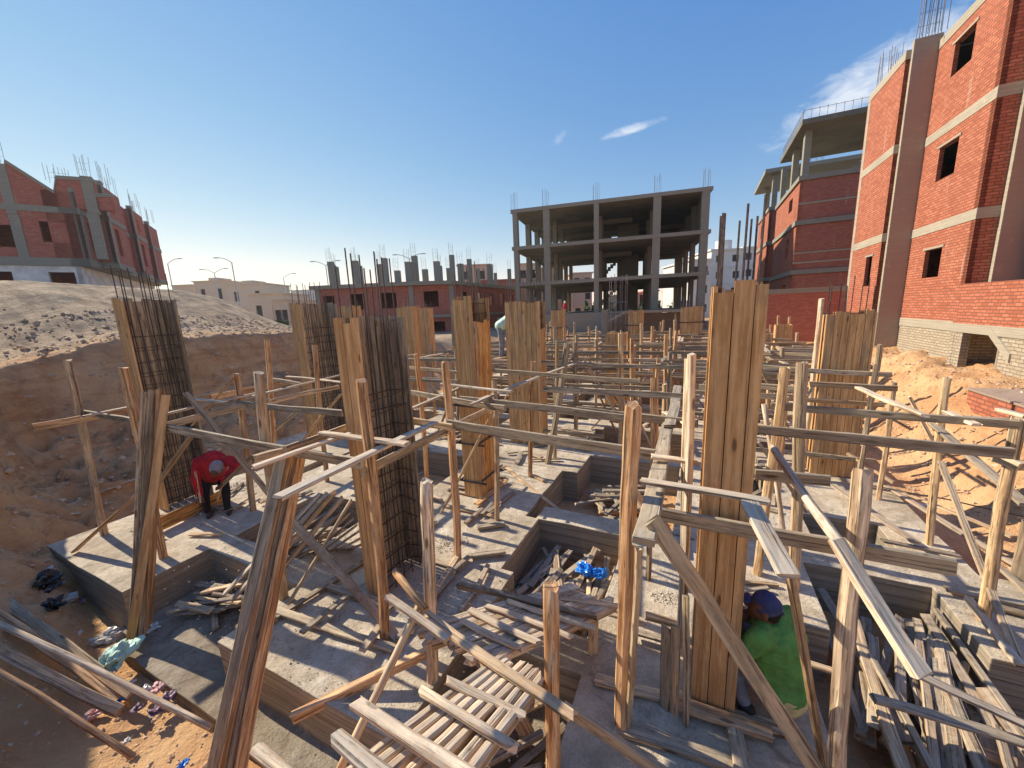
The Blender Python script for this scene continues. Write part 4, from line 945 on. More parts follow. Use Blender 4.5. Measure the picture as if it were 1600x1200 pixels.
heap(34, (-1.9, -.3, 5.4, 7.4), (-.56, -.30), 20, 35, (.6, 1.2), 'board in the pit beyond the blue bag', 'scrap boards in the middle pit', 2)
heap(50, (1.32, 2.38, 2.2, 5.1), (-.58, -.15), 78, 10, (1.1, 2.0), 'board in the pit right of the man in green', 'boards piled in the long right pit', 3, tilt=.05)
heap(8, (2.4, 3.2, 2.3, 4.2), (-.58, -.45), 60, 14, (.9, 1.5), 'board on sand below the right footing', 'boards on the sand below the right footing', 4)
heap(14, (-5.9, -4.9, 1.8, 2.45), (-.45, -.32), 18, 25, (.4, .8), 'board in the corner between front footings', 'scrap boards between the front footings', 5)
heap(30, (-5.8, -4.4, 2.95, 4.2), (-.56, -.25), 60, 22, (.6, 1.2), 'board in the pit left of the closest form', 'dull boards in the pit left of the closest open form', 6)
heap(10, (-5.9, -4.4, 5.1, 6.6), (-.56, -.4), 30, 35, (.6, 1.1), 'board in the pit behind the closest form', 'boards in the pit behind the closest open form', 7)
heap(10, (1.5, 2.3, 5.65, 6.5), (-.56, -.35), 40, 30, (.4, .8), 'scrap in the pit before the right-hand form', 'scrap in the pit before the right-hand form', 8)
heap(12, (-1.8, -.84, 1.3, 2.6), (-.45, -.2), 60, 20, (.6, 1.2), 'timber in the channel under the walkway', 'dark timbers under the walkway', 9)
heap(12, (-8.2, -6.2, 2.2, 4.3), (.0, .03), 20, 60, (.3, .7), 'offcut on the left footing', 'offcuts on the left footing', 10, tilt=.02)
heap(14, (-4.1, -2.1, 3.7, 7.4), (.0, .02), 20, 60, (.3, .7), 'offcut on the slab around the clamped form', 'offcuts on the middle slab', 11, tilt=.02)
heap(20, (-7.0, -2.0, 6.8, 9.4), (.0, .05), 20, 50, (.5, 1.3), 'board on slabs beyond the open forms', 'boards on the slabs beyond the closest form', 12, tilt=.02, mats=('wood_pale', 'wood_grey', 'wood_mix'))
heap(8, (.5, 1.5, 5.4, 9.0), (-.1, .06), 20, 50, (.5, 1.2), 'board beyond the raised plank run', 'boards beyond the raised plank run', 13, tilt=.04)
heap(14, (-8.5, 2.6, 9.6, 15.0), (.0, .08), 10, 50, (.6, 1.6), 'loose board on the far slabs', 'loose boards on the far slabs', 14, tilt=.05, mats=('wood_pale', 'wood_grey', 'wood_mix'))

# ------------------------------------------------------------------ scaffold of the middle and far pit (rows of posts with rails)
PROTO = {}
def instance(key, L, w, t, mat, shape='board'):
    k_ = (key, round(L, 1), mat)
    if k_ not in PROTO:
        _seed[0] += 1; me = plank_mesh(1.0 * L, w, t, _seed[0], 1.2, shape); me.materials.append(MATS[mat]); me.name = key; PROTO[k_] = me
    return PROTO[k_]
def quick(name, p0, p1, w, t, mat, label, cat, group, edge=False, shape='board'):
    d = p1 - p0; L = d.length; me = instance(name, L, w, t, mat, shape)
    x = d / L; up = Vector((0, 0, 1)) if abs(x.z) < .92 else Vector((.3, -1, 0)); y = up.cross(x).normalized(); z = x.cross(y)
    if edge: y, z = z, -y
    s_ = L / max(.1, round(L, 1)); mw = Matrix.Identity(4)
    o = bpy.data.objects.new(name, me); COL.objects.link(o)
    for i in range(3): mw[i][0] = x[i] * s_; mw[i][1] = y[i]; mw[i][2] = z[i]; mw[i][3] = p0[i]
    o.matrix_world = mw
    return tag(o, label, cat, group)
def side_(a): return 'far left' if a < -6.2 else 'left' if a < -4.2 else 'left of centre' if a < -2.2 else 'centre' if a < -.4 else 'right of centre' if a < 1.2 else 'right'
rs = random.Random(4)
rows = [(8.05, 1.9), (8.75, 1.86), (9.4, 1.85), (10.1, 1.95), (10.8, 1.88), (11.6, 1.9), (12.4, 1.85), (13.3, 1.9), (14.2, 1.8), (15.2, 1.85), (16.3, 1.9), (17.5, 1.85), (18.8, 1.85), (20.2, 1.8), (21.8, 1.7)]
for ri, (b, zr) in enumerate(rows):
    zone = 'middle' if b < 12 else 'far'
    PGr = 'posts in the %s rows of the scaffold' % zone; RGr = 'rails in the %s rows of the scaffold' % zone
    for a in (-7.3, -5.9, -4.6, -3.0, -1.5, -.6, .75, 1.6, 3.1):
        if (ri + int(a * 10)) % 3 == 0 and b > 8.3: continue
        aa = a + rs.uniform(-.25, .25); bb = b + rs.uniform(-.15, .15)
        if b < 9 and -4.3 < aa < -2.7: continue
        if b < 9.3 and aa > 1.5: continue
        top = rs.uniform(2.0, 2.65)
        quick('timber_post', W(aa, bb, -.02), W(aa + rs.uniform(-.08, .08), bb + rs.uniform(-.08, .08), top), rs.uniform(.07, .1), .08, rs.choice(['wood_mix', 'wood_mix', 'wood_post', 'wood_grey']), 'post in the %s scaffold row beyond the clamped form, %s' % (ORD[ri], side_(aa)), 'post', PGr, shape='square')
    for zz in (zr + rs.uniform(-.05, .05), zr - rs.uniform(.45, .7), rs.uniform(.35, .9)):
        a = -7.6 + rs.uniform(-.4, .4)
        while a < 2.3:
            L = rs.uniform(2.6, 4.2)
            if not (zz < 1.5 and rs.random() < .25):
                za = zz + rs.uniform(-.04, .04)
                quick('timber_rail', W(a, b - .08 + rs.uniform(-.04, .04), za), W(min(a + L, 2.75), b - .08 + rs.uniform(-.06, .06), za + rs.uniform(-.05, .05)), .08, .03, rs.choice(['wood_grey', 'wood_grey', 'wood_mix']), '%s rail in the %s scaffold row beyond the clamped form, %s' % ('upper' if zz > 1.6 else 'lower' if zz > .6 else 'lowest', ORD[ri], side_(a + L / 2)), 'rail', RGr, edge=True)
            a += L - .25
    if ri + 1 < len(rows):
        for a in (-7.2, -4.7, -2.9, -.55, 1.6):
            if rs.random() < .3: continue
            b2 = rows[ri + 1][0]; aa = a + rs.uniform(-.25, .25)
            quick('timber_rail', W(aa, b - .2, zr + .06), W(aa + rs.uniform(-.1, .1), b2 + .2, zr + .06 + rs.uniform(-.06, .06)), .08, .03, rs.choice(['wood_pale', 'wood_grey', 'wood_mix']), 'rail running back behind the %s scaffold row beyond the clamped form, %s' % (ORD[ri], side_(aa)), 'rail', RGr)
        for q in range(4):
            a = rs.uniform(-6.5, 2.2); 
            if b < 9.5 and a > 1.0: a -= 2
            quick('timber_brace', W(a, b, .05), W(a + rs.choice([-1, 1]) * rs.uniform(.7, 1.2), b + rs.uniform(-.1, .1), rs.uniform(1.4, 1.9)), .08, .03, rs.choice(['wood_pale', 'wood_grey', 'wood_mix']), 'slanting brace in the %s scaffold row beyond the clamped form, %s' % (ORD[ri], side_(a)), 'brace', 'braces in the %s rows of the scaffold' % zone)
# closer rows of rails crossing behind the slim form and in front of the broad form
for (p0, z, p1, w, mat, lab, edge) in (
        ((630, 612), 1.87, (790, 638), .085, 'wood_grey', 'grey rail passing behind the tall reddish post', True),
        ((719, 623), 1.88, (1002, 656), .095, 'wood_grey', 'grey rail crossing in front of the broad eight-board form low down', True),
        ((900, 641), 1.9, (1090, 662), .095, 'wood_grey', 'grey rail from the leaning plank post to the plank run', True),
        ((773, 580), 2.0, (1000, 596), .08, 'wood_grey', 'upper grey rail across the broad eight-board form', True),
        ((848, 607), 1.93, (1092, 622), .09, 'wood_grey', 'second grey rail right of the broad eight-board form', True),
        ((640, 574), 2.0, (722, 583), .07, 'wood_grey', 'thin grey rail left of the slim clamped form', True),
        ((750, 625), 1.95, (905, 565), .07, 'wood_pale', 'pale flat board running back past the broad form', False),
        ((737, 632), 1.95, (771, 618), .05, 'wood_pale', 'short pale board at the narrow post', False),
        ((640, 640), 1.9, (720, 605), .055, 'wood_pale', 'pale flat board behind the tall reddish post', False),
        ((690, 600), 2.05, (800, 612), .05, 'wood_pale', 'thin pale rail in front of the slim clamped form', False),
        ((1092, 605), 1.9, (1115, 607), .09, 'wood_grey', 'rail stub left of the tallest near form', True),
        ((1170, 572), 1.9, (1262, 578), .08, 'wood_grey', 'grey rail beyond the weathered post', True),
        ((1180, 551), 1.9, (1300, 556), .08, 'wood_mix', 'far rail before the low brick wall', True)):
    rail(p0, z, p1, z, w, .03, mat, lab, edge)

# ------------------------------------------------------------------ buildings
UP = Vector((0, 0, 1))
def wall_open(m, o, along, outn, L, z0, z1, ops, t=.2, mi=0):
    """wall slab from o along 'along'; outn = outward normal; ops = [(u0,u1,z0,z1)] openings"""
    us = sorted({0.0, L, *[u for op in ops for u in op[:2]]}); zs = sorted({z0, z1, *[z for op in ops for z in op[2:]]})
    for i in range(len(us) - 1):
        j = 0
        while j < len(zs) - 1:
            uc = (us[i] + us[i + 1]) / 2
            def hole(jj): return any(op[0] < uc < op[1] and op[2] < (zs[jj] + zs[jj + 1]) / 2 < op[3] for op in ops)
            if hole(j): j += 1; continue
            k_ = j
            while k_ + 1 < len(zs) - 1 and not hole(k_ + 1): k_ += 1
            a, b, c, d = us[i], us[i + 1], zs[j], zs[k_ + 1]
            P = lambda u, z, w: o + along * u + outn * (-w) + UP * z
            m.face([P(a, c, 0), P(b, c, 0), P(b, d, 0), P(a, d, 0)], [(a, c), (b, c), (b, d), (a, d)], 0, mi)
            m.face([P(b, c, t), P(a, c, t), P(a, d, t), P(b, d, t)], [(b, c), (a, c), (a, d), (b, d)], 0, mi)
            j = k_ + 1
    P = lambda u, z, w: o + along * u + outn * (-w) + UP * z
    for (a, b, c, d) in ops:
        m.face([P(a, c, 0), P(a, c, t), P(a, d, t), P(a, d, 0)], [(0, c), (t, c), (t, d), (0, d)], 0, mi); m.face([P(b, c, t), P(b, c, 0), P(b, d, 0), P(b, d, t)], [(t, c), (0, c), (0, d), (t, d)], 0, mi)
        m.face([P(a, c, 0), P(b, c, 0), P(b, c, t), P(a, c, t)], None, 0, mi); m.face([P(a, d, t), P(b, d, t), P(b, d, 0), P(a, d, 0)], None, 0, mi)
    m.face([P(0, z1, 0), P(L, z1, 0), P(L, z1, t), P(0, z1, t)], None, 0, mi)
    m.face([P(0, z0, t), P(0, z0, 0), P(0, z1, 0), P(0, z1, t)], [(t, z0), (0, z0), (0, z1), (t, z1)], 0, mi); m.face([P(L, z0, 0), P(L, z0, t), P(L, z1, t), P(L, z1, 0)], [(0, z0), (t, z0), (t, z1), (0, z1)], 0, mi)
def bars_up(root, c, n, L, r=.008, dx=None, w=.35, mat='rebar_far', seed=0, ring=True, name='starter_bar'):
    rs = random.Random(seed); m = MB(); dx = dx or E1
    for i in range(n):
        p = c + dx * (w * (i / max(1, n - 1) - .5)); q = p + Vector((rs.uniform(-.05, .05), rs.uniform(-.05, .05), L * rs.uniform(.85, 1.05)))
        m.tube(p - UP * .05, q, r, 4)
        if i % 2 == 0:
            p2 = p + dx.cross(UP) * w * .6; m.tube(p2 - UP * .05, p2 + UP * L * rs.uniform(.8, 1), r, 4)
    if ring: 
        for z in (.3, .6): m.tube(c - dx * w / 2 + UP * L * z, c + dx * w / 2 + UP * L * z, r * .7, 4)
    return m.build(name, mat, root)
def solid(root, name, mat, *boxes, **kw):
    m = MB()
    for b in boxes: m.box(*b, **kw)
    return m.build(name, mat, root)
# --- the lit red brick block on the right
R = empty('brick_building', W(7, 20, 1.0), 'tall unfinished red brick block with grey piers, sunlit on the right', 'building')
FL = [2.25, 5.5, 8.65, 11.75]; BH = .30
def lit_wall(a, b0, b1, ztop, ops, root, mat='brick_red', depth=.2, nm='brick_wall', z0=2.25):
    m = MB(); wall_open(m, W(a, b1, 0), -E2, -E1, b1 - b0, z0, ztop, [(b1 - q[1], b1 - q[0], q[2], q[3]) for q in ops], .12); return m.build(nm, mat, root)
def win(pxl, pxr, yt_l, yb_l, a):
    b_l, b_r = bona(pxl, (yt_l + yb_l) / 2, a), bona(pxr, (yt_l + yb_l) / 2 - 30, a)
    zt = GY(pxl, yt_l, W(a, b_l).y).z; zb = GY(pxl, yb_l, W(a, b_l).y).z
    return (min(b_l, b_r), max(b_l, b_r), zb, zt)
a1, a2, a3 = 6.34, 7.15, 8.2; b1n, b1f, b2n, b2f, b3n = 20.6, 24.0, 16.6, 20.45, 8.0
w1 = (21.35, 22.0, 3.55, 4.75)
lit_wall(a1, b1n, b1f, 11.5, [w1], R)
lit_wall(a2, b2n, b2f, 11.6, [win(1443, 1473, 392, 435, a2), win(1465, 1497, 232, 285, a2), win(1489, 1522, 68, 122, a2)], R)
lit_wall(a3, b3n, b2n - .45, 11.6, [(12.0, 13.2, 3.3, 4.7), (12.0, 13.2, 6.5, 7.9)], R)
for (aa, bb, ab_) in ((a1, b1n, a2 + .1), (a2, b2n, a3 + .1)):   # returns facing the pit
    m = MB(); wall_open(m, W(aa, bb, 0), E1, -E2, ab_ - aa, 2.25, 11.55, [], .2); m.build('brick_return', 'brick_red', R)
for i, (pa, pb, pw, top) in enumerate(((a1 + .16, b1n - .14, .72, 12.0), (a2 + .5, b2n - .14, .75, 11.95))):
    m = MB(); m.box(pa, pb - .02, .6, pa + pw, pb + .13, top); m.build('concrete_pier', 'concrete_dark', R)
    m = MB(); m.box(pa - .03, pb - .02, .6, pa - .002, pb + .14, top); m.build('painted_sunlit_edge', 'concrete_pale', R)  # pale strip: sunlight on the pier's left side put into the colour
    bars_up(R, W(pa + pw / 2, pb + .1, top), 9, 1.35, .01, E1, pw * .9, seed=i)
bars_up(R, W(a1 + .1, 23.4, 11.75), 4, 1.3, .01, E2, .6, seed=8); bars_up(R, W(a1 + .1, 22.3, 11.75), 3, 1.0, .01, E2, .4, seed=9)
for zi, z in enumerate(FL):
    hh = BH if zi < 3 else .28
    for (aa, b0, b1) in ((a1, b1n - .003, b1f), (a2, b2n - .003, b2f), (a3, b3n, b2n - .45)):
        m = MB(); m.box(aa - .018, b0, z - hh, aa + .16, b1, z + (.02 if zi == 3 else 0)); m.build('floor_band', 'concrete_pale', R)
    for (aa, bb, ae) in ((a1, b1n, a1 + .18), (a2, b2n, a2 + .52)):
        m = MB(); m.box(aa - .016, bb - .02, z - hh + .004, ae, bb + .12, z + .01); m.build('floor_band', 'concrete_pale', R)
    m = MB(); m.box(a1 + .2, b1n + .2, z - .18, 15, b1f, z - .02); m.box(a2 + .2, b2n + .2, z - .18, 15, b1n + .1, z - .03); m.box(a3 + .2, b3n, z - .18, 15, b2n - .2, z - .025); m.build('floor_slab', 'concrete_frame', R)
for w_, aa in ((w1, a1),) + tuple((win(*q, a2), a2) for q in ((1443, 1473, 392, 435), (1465, 1497, 232, 285), (1489, 1522, 68, 122))):
    m = MB(); m.box(aa - .03, w_[0] - .12, w_[3] + .003, aa + .18, w_[1] + .12, w_[3] + .07); m.build('lintel', 'concrete_pale', R)
m = MB(); m.box(a1 + .02, b1f, 1.0, 15, b1f + .2, 11.6); m.box(15, b3n, .6, 15.2, b1f + .2, 11.7); m.box(a3, b3n - .2, .6, 15, b3n - .004, 11.7); m.build('rear_wall', 'brick_red', R)
m = MB(); m.box(a1 - .01, b1f - .25, 2.0, a1 + .22, b1f + .03, 11.78); m.build('corner_column', 'concrete_pale', R)
# basement storey: buff brick with opening
for (aa, b0, b1) in ((a1, b1n, b1f), (a2, b2n, b2f)):
    m = MB(); wall_open(m, W(aa + .01, b1, 0), -E2, -E1, b1 - b0, .55, 1.95, [], .2); m.build('basement_wall', 'brick_buff', R)
    m = MB(); m.box(aa - .03, b0, .5, aa + .004, b1, 1.12); m.build('plinth', 'concrete_pale', R)
m = MB(); wall_open(m, W(a1 + .01, b1n, 0), E1, -E2, a2 - a1 + .1, .55, 1.95, [], .2); m.build('basement_wall', 'brick_buff', R)
# projecting stair front
aP = 6.9; bPf = bona(1495, 500, aP); bPn = bona(1600, 560, aP) - 1.2
bo0, bo1 = bona(1562, 540, aP), bona(1502, 530, aP)
m = MB(); wall_open(m, W(aP, bPf, 0), -E2, -E1, bPf - bPn, 2.22, 3.36, [], .12); m.build('stair_parapet', 'brick_red', R)
m = MB(); m.box(aP - .02, bPn, 1.98, a3, bPf, 2.23); m.build('stair_landing', 'concrete_pale', R)
m = MB(); wall_open(m, W(aP + .01, bPf, 0), -E2, -E1, bPf - bPn, .5, 1.97, [(bPf - bo1, bPf - bo0, .85, 1.97)], .18); m.build('basement_wall', 'brick_buff', R)
m = MB(); m.obox(W(aP - .03, bo0 + .45, 1.99), -E2 * .9 + UP * -.62, UP * .22, E1 * .3); m.build('stair_slab', 'concrete_pale', R)
m = MB(); m.box(aP, bPf, 2.235, a3, bPf + .18, 3.34); m.build('stair_side_wall', 'brick_red', R); m = MB(); m.box(aP + .005, bPf - .01, .5, a3, bPf + .17, 1.97); m.build('basement_wall', 'brick_buff', R)
m = MB(); m.tube(W(aP + .4, (bo0 + bo1) / 2, .7), W(aP + .4, (bo0 + bo1) / 2, 1.96), .03, 6); m.build('prop', 'concrete_pale', R)
# low brick kerb on the sand
kb = GZ(1515, 598, 1.15); kx = toab(kb.x, kb.y)
m = MB(); m.box(kx[0], kx[1] - 2.0, .55, kx[0] + 1.6, kx[1], 1.0); o = m.build('brick_kerb', 'brick_red'); tag(o, 'low broken red brick manhole wall half buried in the sand', 'wall')
m = MB(); m.box(kx[0] - .03, kx[1] - 2.03, 1.0, kx[0] + 1.63, kx[1] + .03, 1.04); o = m.build('slab', 'concrete_dark', None); tag(o, 'thin concrete slab capping the broken brick manhole wall', 'slab')
# --- low brick boundary wall
bw = 23.9; wa0 = aonb(1188, 490, bw)
m = MB(); wall_open(m, W(wa0, bw, 0), E1, -E2, a1 + .3 - wa0, 1.0, 3.42, [], .2)
Bn = empty('boundary_wall', W(wa0, bw, 1.0), 'low dark red brick wall with a concrete cap before the shaded villa', 'wall'); m.build('brickwork', 'brick_dark', Bn)
m = MB(); m.box(wa0 - .03, bw - .03, 3.42, a1 + .32, bw + .23, 3.66); m.build('cap', 'concrete_frame', Bn)
# --- shaded villa behind (three storeys, open top under a slab)
V = empty('brick_villa', W(5.4, 31.5, 1.2), 'shaded red brick villa with open top floor under a concrete slab roof', 'building')
va, vb = 5.39, 31.5; vd = 8.5
Z = [1.2, 5.0, 8.05, 10.7, 13.6]
m = MB(); wall_open(m, W(va, vb, 0), E1, -E2, 9, 1.2, 4.7, [(3.2, 4.4, 2.6, 4.4)], .2); wall_open(m, W(va, vb, 0), E1, -E2, 9, 5.0, 7.75, [], .2); wall_open(m, W(va, vb, 0), E1, -E2, 9, 8.05, 10.4, [], .2); m.build('front_wall', 'brick_dark', V)
m = MB(); 
for (z0, z1) in ((1.2, 4.7), (5.0, 7.75), (8.05, 10.4)): wall_open(m, W(va, vb + vd, 0), -E2, -E1, vd, z0, z1, [(vd - 3.2, vd - 2.0, z0 + 1.0, z1 - .5)], .2)
m.build('side_wall', 'brick_red', V)
for z in Z[1:]:
    top = z > 13; e = 1.0 if top else .12
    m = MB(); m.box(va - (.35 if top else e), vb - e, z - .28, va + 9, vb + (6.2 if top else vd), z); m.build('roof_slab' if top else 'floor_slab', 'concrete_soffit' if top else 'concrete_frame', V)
for (x, y) in ((0.05, 0.1), (.05, 3.4), (.05, 7.6), (4.5, .1), (4.5, 5)):
    m = MB(); m.box(va + x, vb + y, Z[3], va + x + .35, vb + y + .5, Z[4] - .28); m.build('column', 'concrete_frame', V)
m = MB(); m.box(va - .03, vb - .035, 6.0, va + 9, vb - .004, 6.1); m.box(va - .03, vb - .035, 9.0, va + 9, vb - .004, 9.1); m.box(va - .03, vb - .035, 5.4, va + 9, vb - .004, 5.5); m.build('string_course', 'concrete_pale', V)
m = MB(); m.box(va + 5, vb + 3, Z[3], va + 9, vb + 5, Z[3] + 1.0); m.obox(W(va + 2.4, vb + 2.5, Z[3]), E1 * 3.2 + UP * 1.9, E2 * 1.1, UP * .3); m.build('stair_flight', 'concrete_frame', V)
m = MB()
for i in range(26): p = W(va - .3 + i * .38, vb - .9, Z[4]); m.tube(p, p + UP * .55, .012, 4)
for i in range(22): p = W(va - .3, vb - .9 + i * .3, Z[4]); m.tube(p, p + UP * .55, .012, 4)
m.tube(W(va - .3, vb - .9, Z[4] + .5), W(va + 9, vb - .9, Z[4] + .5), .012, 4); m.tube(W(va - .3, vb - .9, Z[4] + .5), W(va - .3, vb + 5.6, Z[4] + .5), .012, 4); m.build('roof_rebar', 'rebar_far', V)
V2 = empty('brick_villa', W(va - 1, vb + 12, 1.2), 'farther shaded red brick villa with a jutting slab, left of the larger one', 'building')
vb2 = vb + 11; va2 = 5.2; d2 = 7
m = MB(); wall_open(m, W(va2, vb2, 0), E1, -E2, 6, 1.2, 10.9, [], .2)
for (z0, z1) in ((1.2, 4.9), (5.2, 8.0), (8.3, 10.9)): wall_open(m, W(va2, vb2 + d2, 0), -E2, -E1, d2, z0, z1, [(2.2, 3.4, z0 + .9, z1 - .5)], .2)
m.build('wall', 'brick_red', V2)
for z, e in ((5.2, .1), (8.3, .1), (11.2, .1), (14.2, .6)):
    m = MB(); m.box(va2 - e, vb2 - e, z - .3, va2 + 6, vb2 + d2, z); m.build('roof_slab' if e > 1 else 'floor_slab', 'concrete_frame', V2)
for y in (.1, 4.5): m = MB(); m.box(va2 + .1, vb2 + y, 11.2, va2 + .5, vb2 + y + .5, 13.9); m.build('column', 'concrete_frame', V2)
bars_up(V2, W(va2 + 3, vb2, 14.2), 6, 1.5, .015, E1, 1.0, seed=3)

# --- grey concrete frame building
FBn = empty('frame_building', Vector((.84, 33.5, 1.2)), 'open grey concrete frame of three storeys standing on a blockwork base', 'building')
PL, PR = Vector((.62, 33.6, 0)), Vector((14.75, 29.4, 0)); FX = (PR - PL).normalized(); FY = Vector((-FX.y, FX.x, 0)); FW = (PR - PL).length; FD = 15.5
FZ = [2.78, 5.42, 8.35, 11.25]
us = [0.0, 2.55, 6.55, 10.9, FW - .55]
uw = [.38, .50, .38, .54, .52]
def fbox(u0, v0, z0, u1, v1, z1, name, mat='concrete_frame', root=None):
    m = MB(); m.box(u0, v0, z0, u1, v1, z1, X=FX, Y=FY, O=PL); return m.build(name, mat, root or FBn)
for i, z in enumerate(FZ[1:]):
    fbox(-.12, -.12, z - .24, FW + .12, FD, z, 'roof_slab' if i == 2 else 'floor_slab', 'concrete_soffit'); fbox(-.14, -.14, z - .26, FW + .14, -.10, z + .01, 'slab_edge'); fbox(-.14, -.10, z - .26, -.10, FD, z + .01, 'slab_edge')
fbox(-.1, -.1, 2.6, FW + .1, FD, FZ[0], 'ground_slab')
rows_v = [0, 4.2, 8.0, 11.6, 15.0]
for fl in range(3):
    z0, z1 = FZ[fl] + .004, FZ[fl + 1] - .245
    for vi, v in enumerate(rows_v):
        for ui, u in enumerate(us):
            uu = u + (0.0 if vi == 0 else random.uniform(-.2, .2) if 0 < ui < 4 else 0)
            w_ = uw[ui] if vi == 0 else (.35 if ui else .42)
            fbox(uu, v + (-.1 if vi == 0 else 0), z0, uu + w_, v + (.45 if vi == 0 else .7), z1, 'column')
    # deep beams and partition walls that keep the inside dark
    fbox(1.2, 6.0, z1 - .38, 9.5, 6.25, z1 - .004, 'beam'); fbox(.2, 11.4, z1 - .35, FW - .2, 11.59, z1 - .004, 'beam')
fbox(8.15, 9.3, FZ[0], 10.2, 11.3, FZ[3] - .25, 'stair_core', 'concrete_frame')
fbox(8.2, 14.75, FZ[2] + .01, FW, 14.95, FZ[3] - .26, 'back_wall'); fbox(FW - .25, .6, FZ[2] + .01, FW - .05, 14.7, FZ[3] - .26, 'side_wall')
fbox(2.6, 14.75, FZ[2] + .01, 7.4, 14.95, FZ[3] - .26, 'back_wall')
fbox(FW - 4.0, 9.6, FZ[0], FW - 3.4, 10.6, FZ[2], 'stair_core')
for fl in range(2):
    m = MB()
    for s_ in range(11):
        m.box(6.0 + s_ * .25, 8.6, FZ[fl] + .1 + s_ * .245, 6.27 + s_ * .25, 9.6, FZ[fl] + .42 + s_ * .245, X=FX, Y=FY, O=PL)
    m.build('stair_flight', 'concrete_frame', FBn)
for ui, u in enumerate(us): bars_up(FBn, PL + FX * (u + uw[ui] / 2) + UP * 11.25, 4, 1.3, .012, FX, .45, seed=ui, ring=False)
fbox(2.2, -.55, 1.15, 7.3, -.25, 2.75, 'block_base', 'plaster_white' if False else 'concrete_frame')
fbox(7.3, -.2, 1.15, FW, 0.0, 2.55, 'block_base', 'concrete_dark')
fbox(-1.6, -.4, 1.15, 2.2, -.1, 2.6, 'block_base', 'concrete_frame')
m = MB(); m.obox(PL + FX * 7.4 - FY * 2.4 + UP * 1.75, FX * 1.5 + UP * .85, FY * 1.8, UP * .16); m.obox(PL + FX * 8.9 - FY * 2.4 + UP * 2.6, FX * 4.6, FY * 2.1, UP * .18); m.build('entrance_ramp', 'concrete_frame', FBn)
for u in (9.2, 10.2, 12.4): fbox(u, -2.2, 1.0, u + .12, -2.08, 2.6, 'prop', 'wood_mix')

# --- brick building with column stubs on its roof
Mb = empty('brick_building', Vector((-8, 33, 1.6)), 'single-storey red brick building with concrete column stubs all over its roof', 'building')
A_, B_, C_, D_ = Vector((-16.3, 33.4, 0)), Vector((-8.1, 33.0, 0)), Vector((-4.9, 33.5, 0)), Vector((1.2, 47, 0))
def facade(root, P, Q, z0, z1, ops, mat, name='wall', t=.2):
    d = (Q - P); L = d.length; d = d / L; n = Vector((d.y, -d.x, 0)); m = MB(); wall_open(m, P, d, n, L, z0, z1, ops, t); return m.build(name, mat, root)
zt, zb = 5.55, 3.1
facade(Mb, A_, B_, zb, zt, [(.6, 1.6, 3.8, 5.0), (3.0, 4.2, 3.75, 5.05), (5.6, 6.9, 3.75, 5.05)], 'brick_dark', 'brick_wall')
facade(Mb, B_, C_, zb, zt, [(1.0, 2.2, 3.75, 5.05)], 'brick_dark', 'brick_wall')
facade(Mb, C_, D_, zb, zt, [(2 + 2.6 * i, 2.9 + 2.6 * i, 3.8, 5.0) for i in range(5)], 'brick_dark', 'brick_wall')
for P, Q in ((A_, B_), (B_, C_), (C_, D_)): facade(Mb, P - UP * .004, Q - UP * .004, 1.3, 2.85, [(1.3, 2.6, 1.7, 2.5)], 'brick_dark', 'basement_wall')
facade(Mb, D_ + Vector((-14, 4, 0)), A_ + Vector((1, 14, 0)), 1.3, zt, [], 'brick_dark', 'rear_wall'); facade(Mb, Vector((-15.5, 37.5, 0)), Vector((-3, 37.8, 0)), 1.3, zt - .01, [], 'brick_dark', 'inner_wall'); facade(Mb, A_ + Vector((1, 14, 0)), A_, 1.3, zt, [], 'brick_dark', 'end_wall')
m = MB()
foot = [A_, B_, C_, D_, D_ + Vector((-14, 4, 0)), A_ + Vector((1, 14, 0))]
def slab_poly(m, pts, z0, z1, e=.25):
    c = sum((p for p in pts), Vector()) / len(pts); q = [p + (p - c).normalized() * e for p in pts]
    m.face([p + UP * z1 for p in q]); m.face([p + UP * z0 for p in reversed(q)])
    for i in range(len(q)): a, b = q[i], q[(i + 1) % len(q)]; m.face([a + UP * z0, b + UP * z0, b + UP * z1, a + UP * z1])
slab_poly(m, foot, zt, zt + .3, .45); m.build('roof_slab', 'concrete_frame', Mb)
m = MB(); slab_poly(m, foot, 2.85, 3.1, .3); m.build('floor_slab', 'concrete_frame', Mb)
for p in (A_, B_ + Vector((-.2, -.03, 0)), C_ + Vector((-.1, -.04, 0))):
    m = MB(); m.box(0, 0, 1.3, .38, .3, zt - .01, X=Vector((1, 0, 0)), Y=Vector((0, 1, 0)), O=p - Vector((0, .03, 0))); m.build('corner_column', 'concrete_frame', Mb)
for i, (zx, zy, w_, Yd) in enumerate(((458, 275, 7.5, 34.5), (490, 305, 6, 38), (613, 268, 7, 35), (640, 300, 6, 37), (765, 290, 7, 36), (795, 252, 8, 35), (878, 330, 8, 35), (945, 275, 9, 35), (985, 238, 8, 36), (1052, 322, 8, 38),
                                   (1125, 272, 9, 35), (1148, 300, 5, 39), (1200, 315, 6, 40), (1220, 232, 7, 37), (1275, 288, 9, 39), (1330, 258, 7, 41), (1385, 318, 6, 43), (1460, 292, 9, 41), (1495, 345, 5, 44), (1582, 320, 6, 47))):
    x, y = 400 + zx / 4, 340 + zy / 4
    p = GY(x, y, Yd); m = MB(); ww = w_ / 600 * Yd
    m.obox(Vector((p.x - ww / 2, Yd, zt + .3)), Vector((ww, 0, 0)), Vector((0, .5, 0)), UP * (p.z - zt - .3)); m.build('column_stub', 'concrete_pale' if False else 'concrete_frame', Mb)
    bars_up(Mb, Vector((p.x, Yd, p.z)), 3, 1.15, .008, Vector((1, 0, 0)), ww * .8, seed=i)

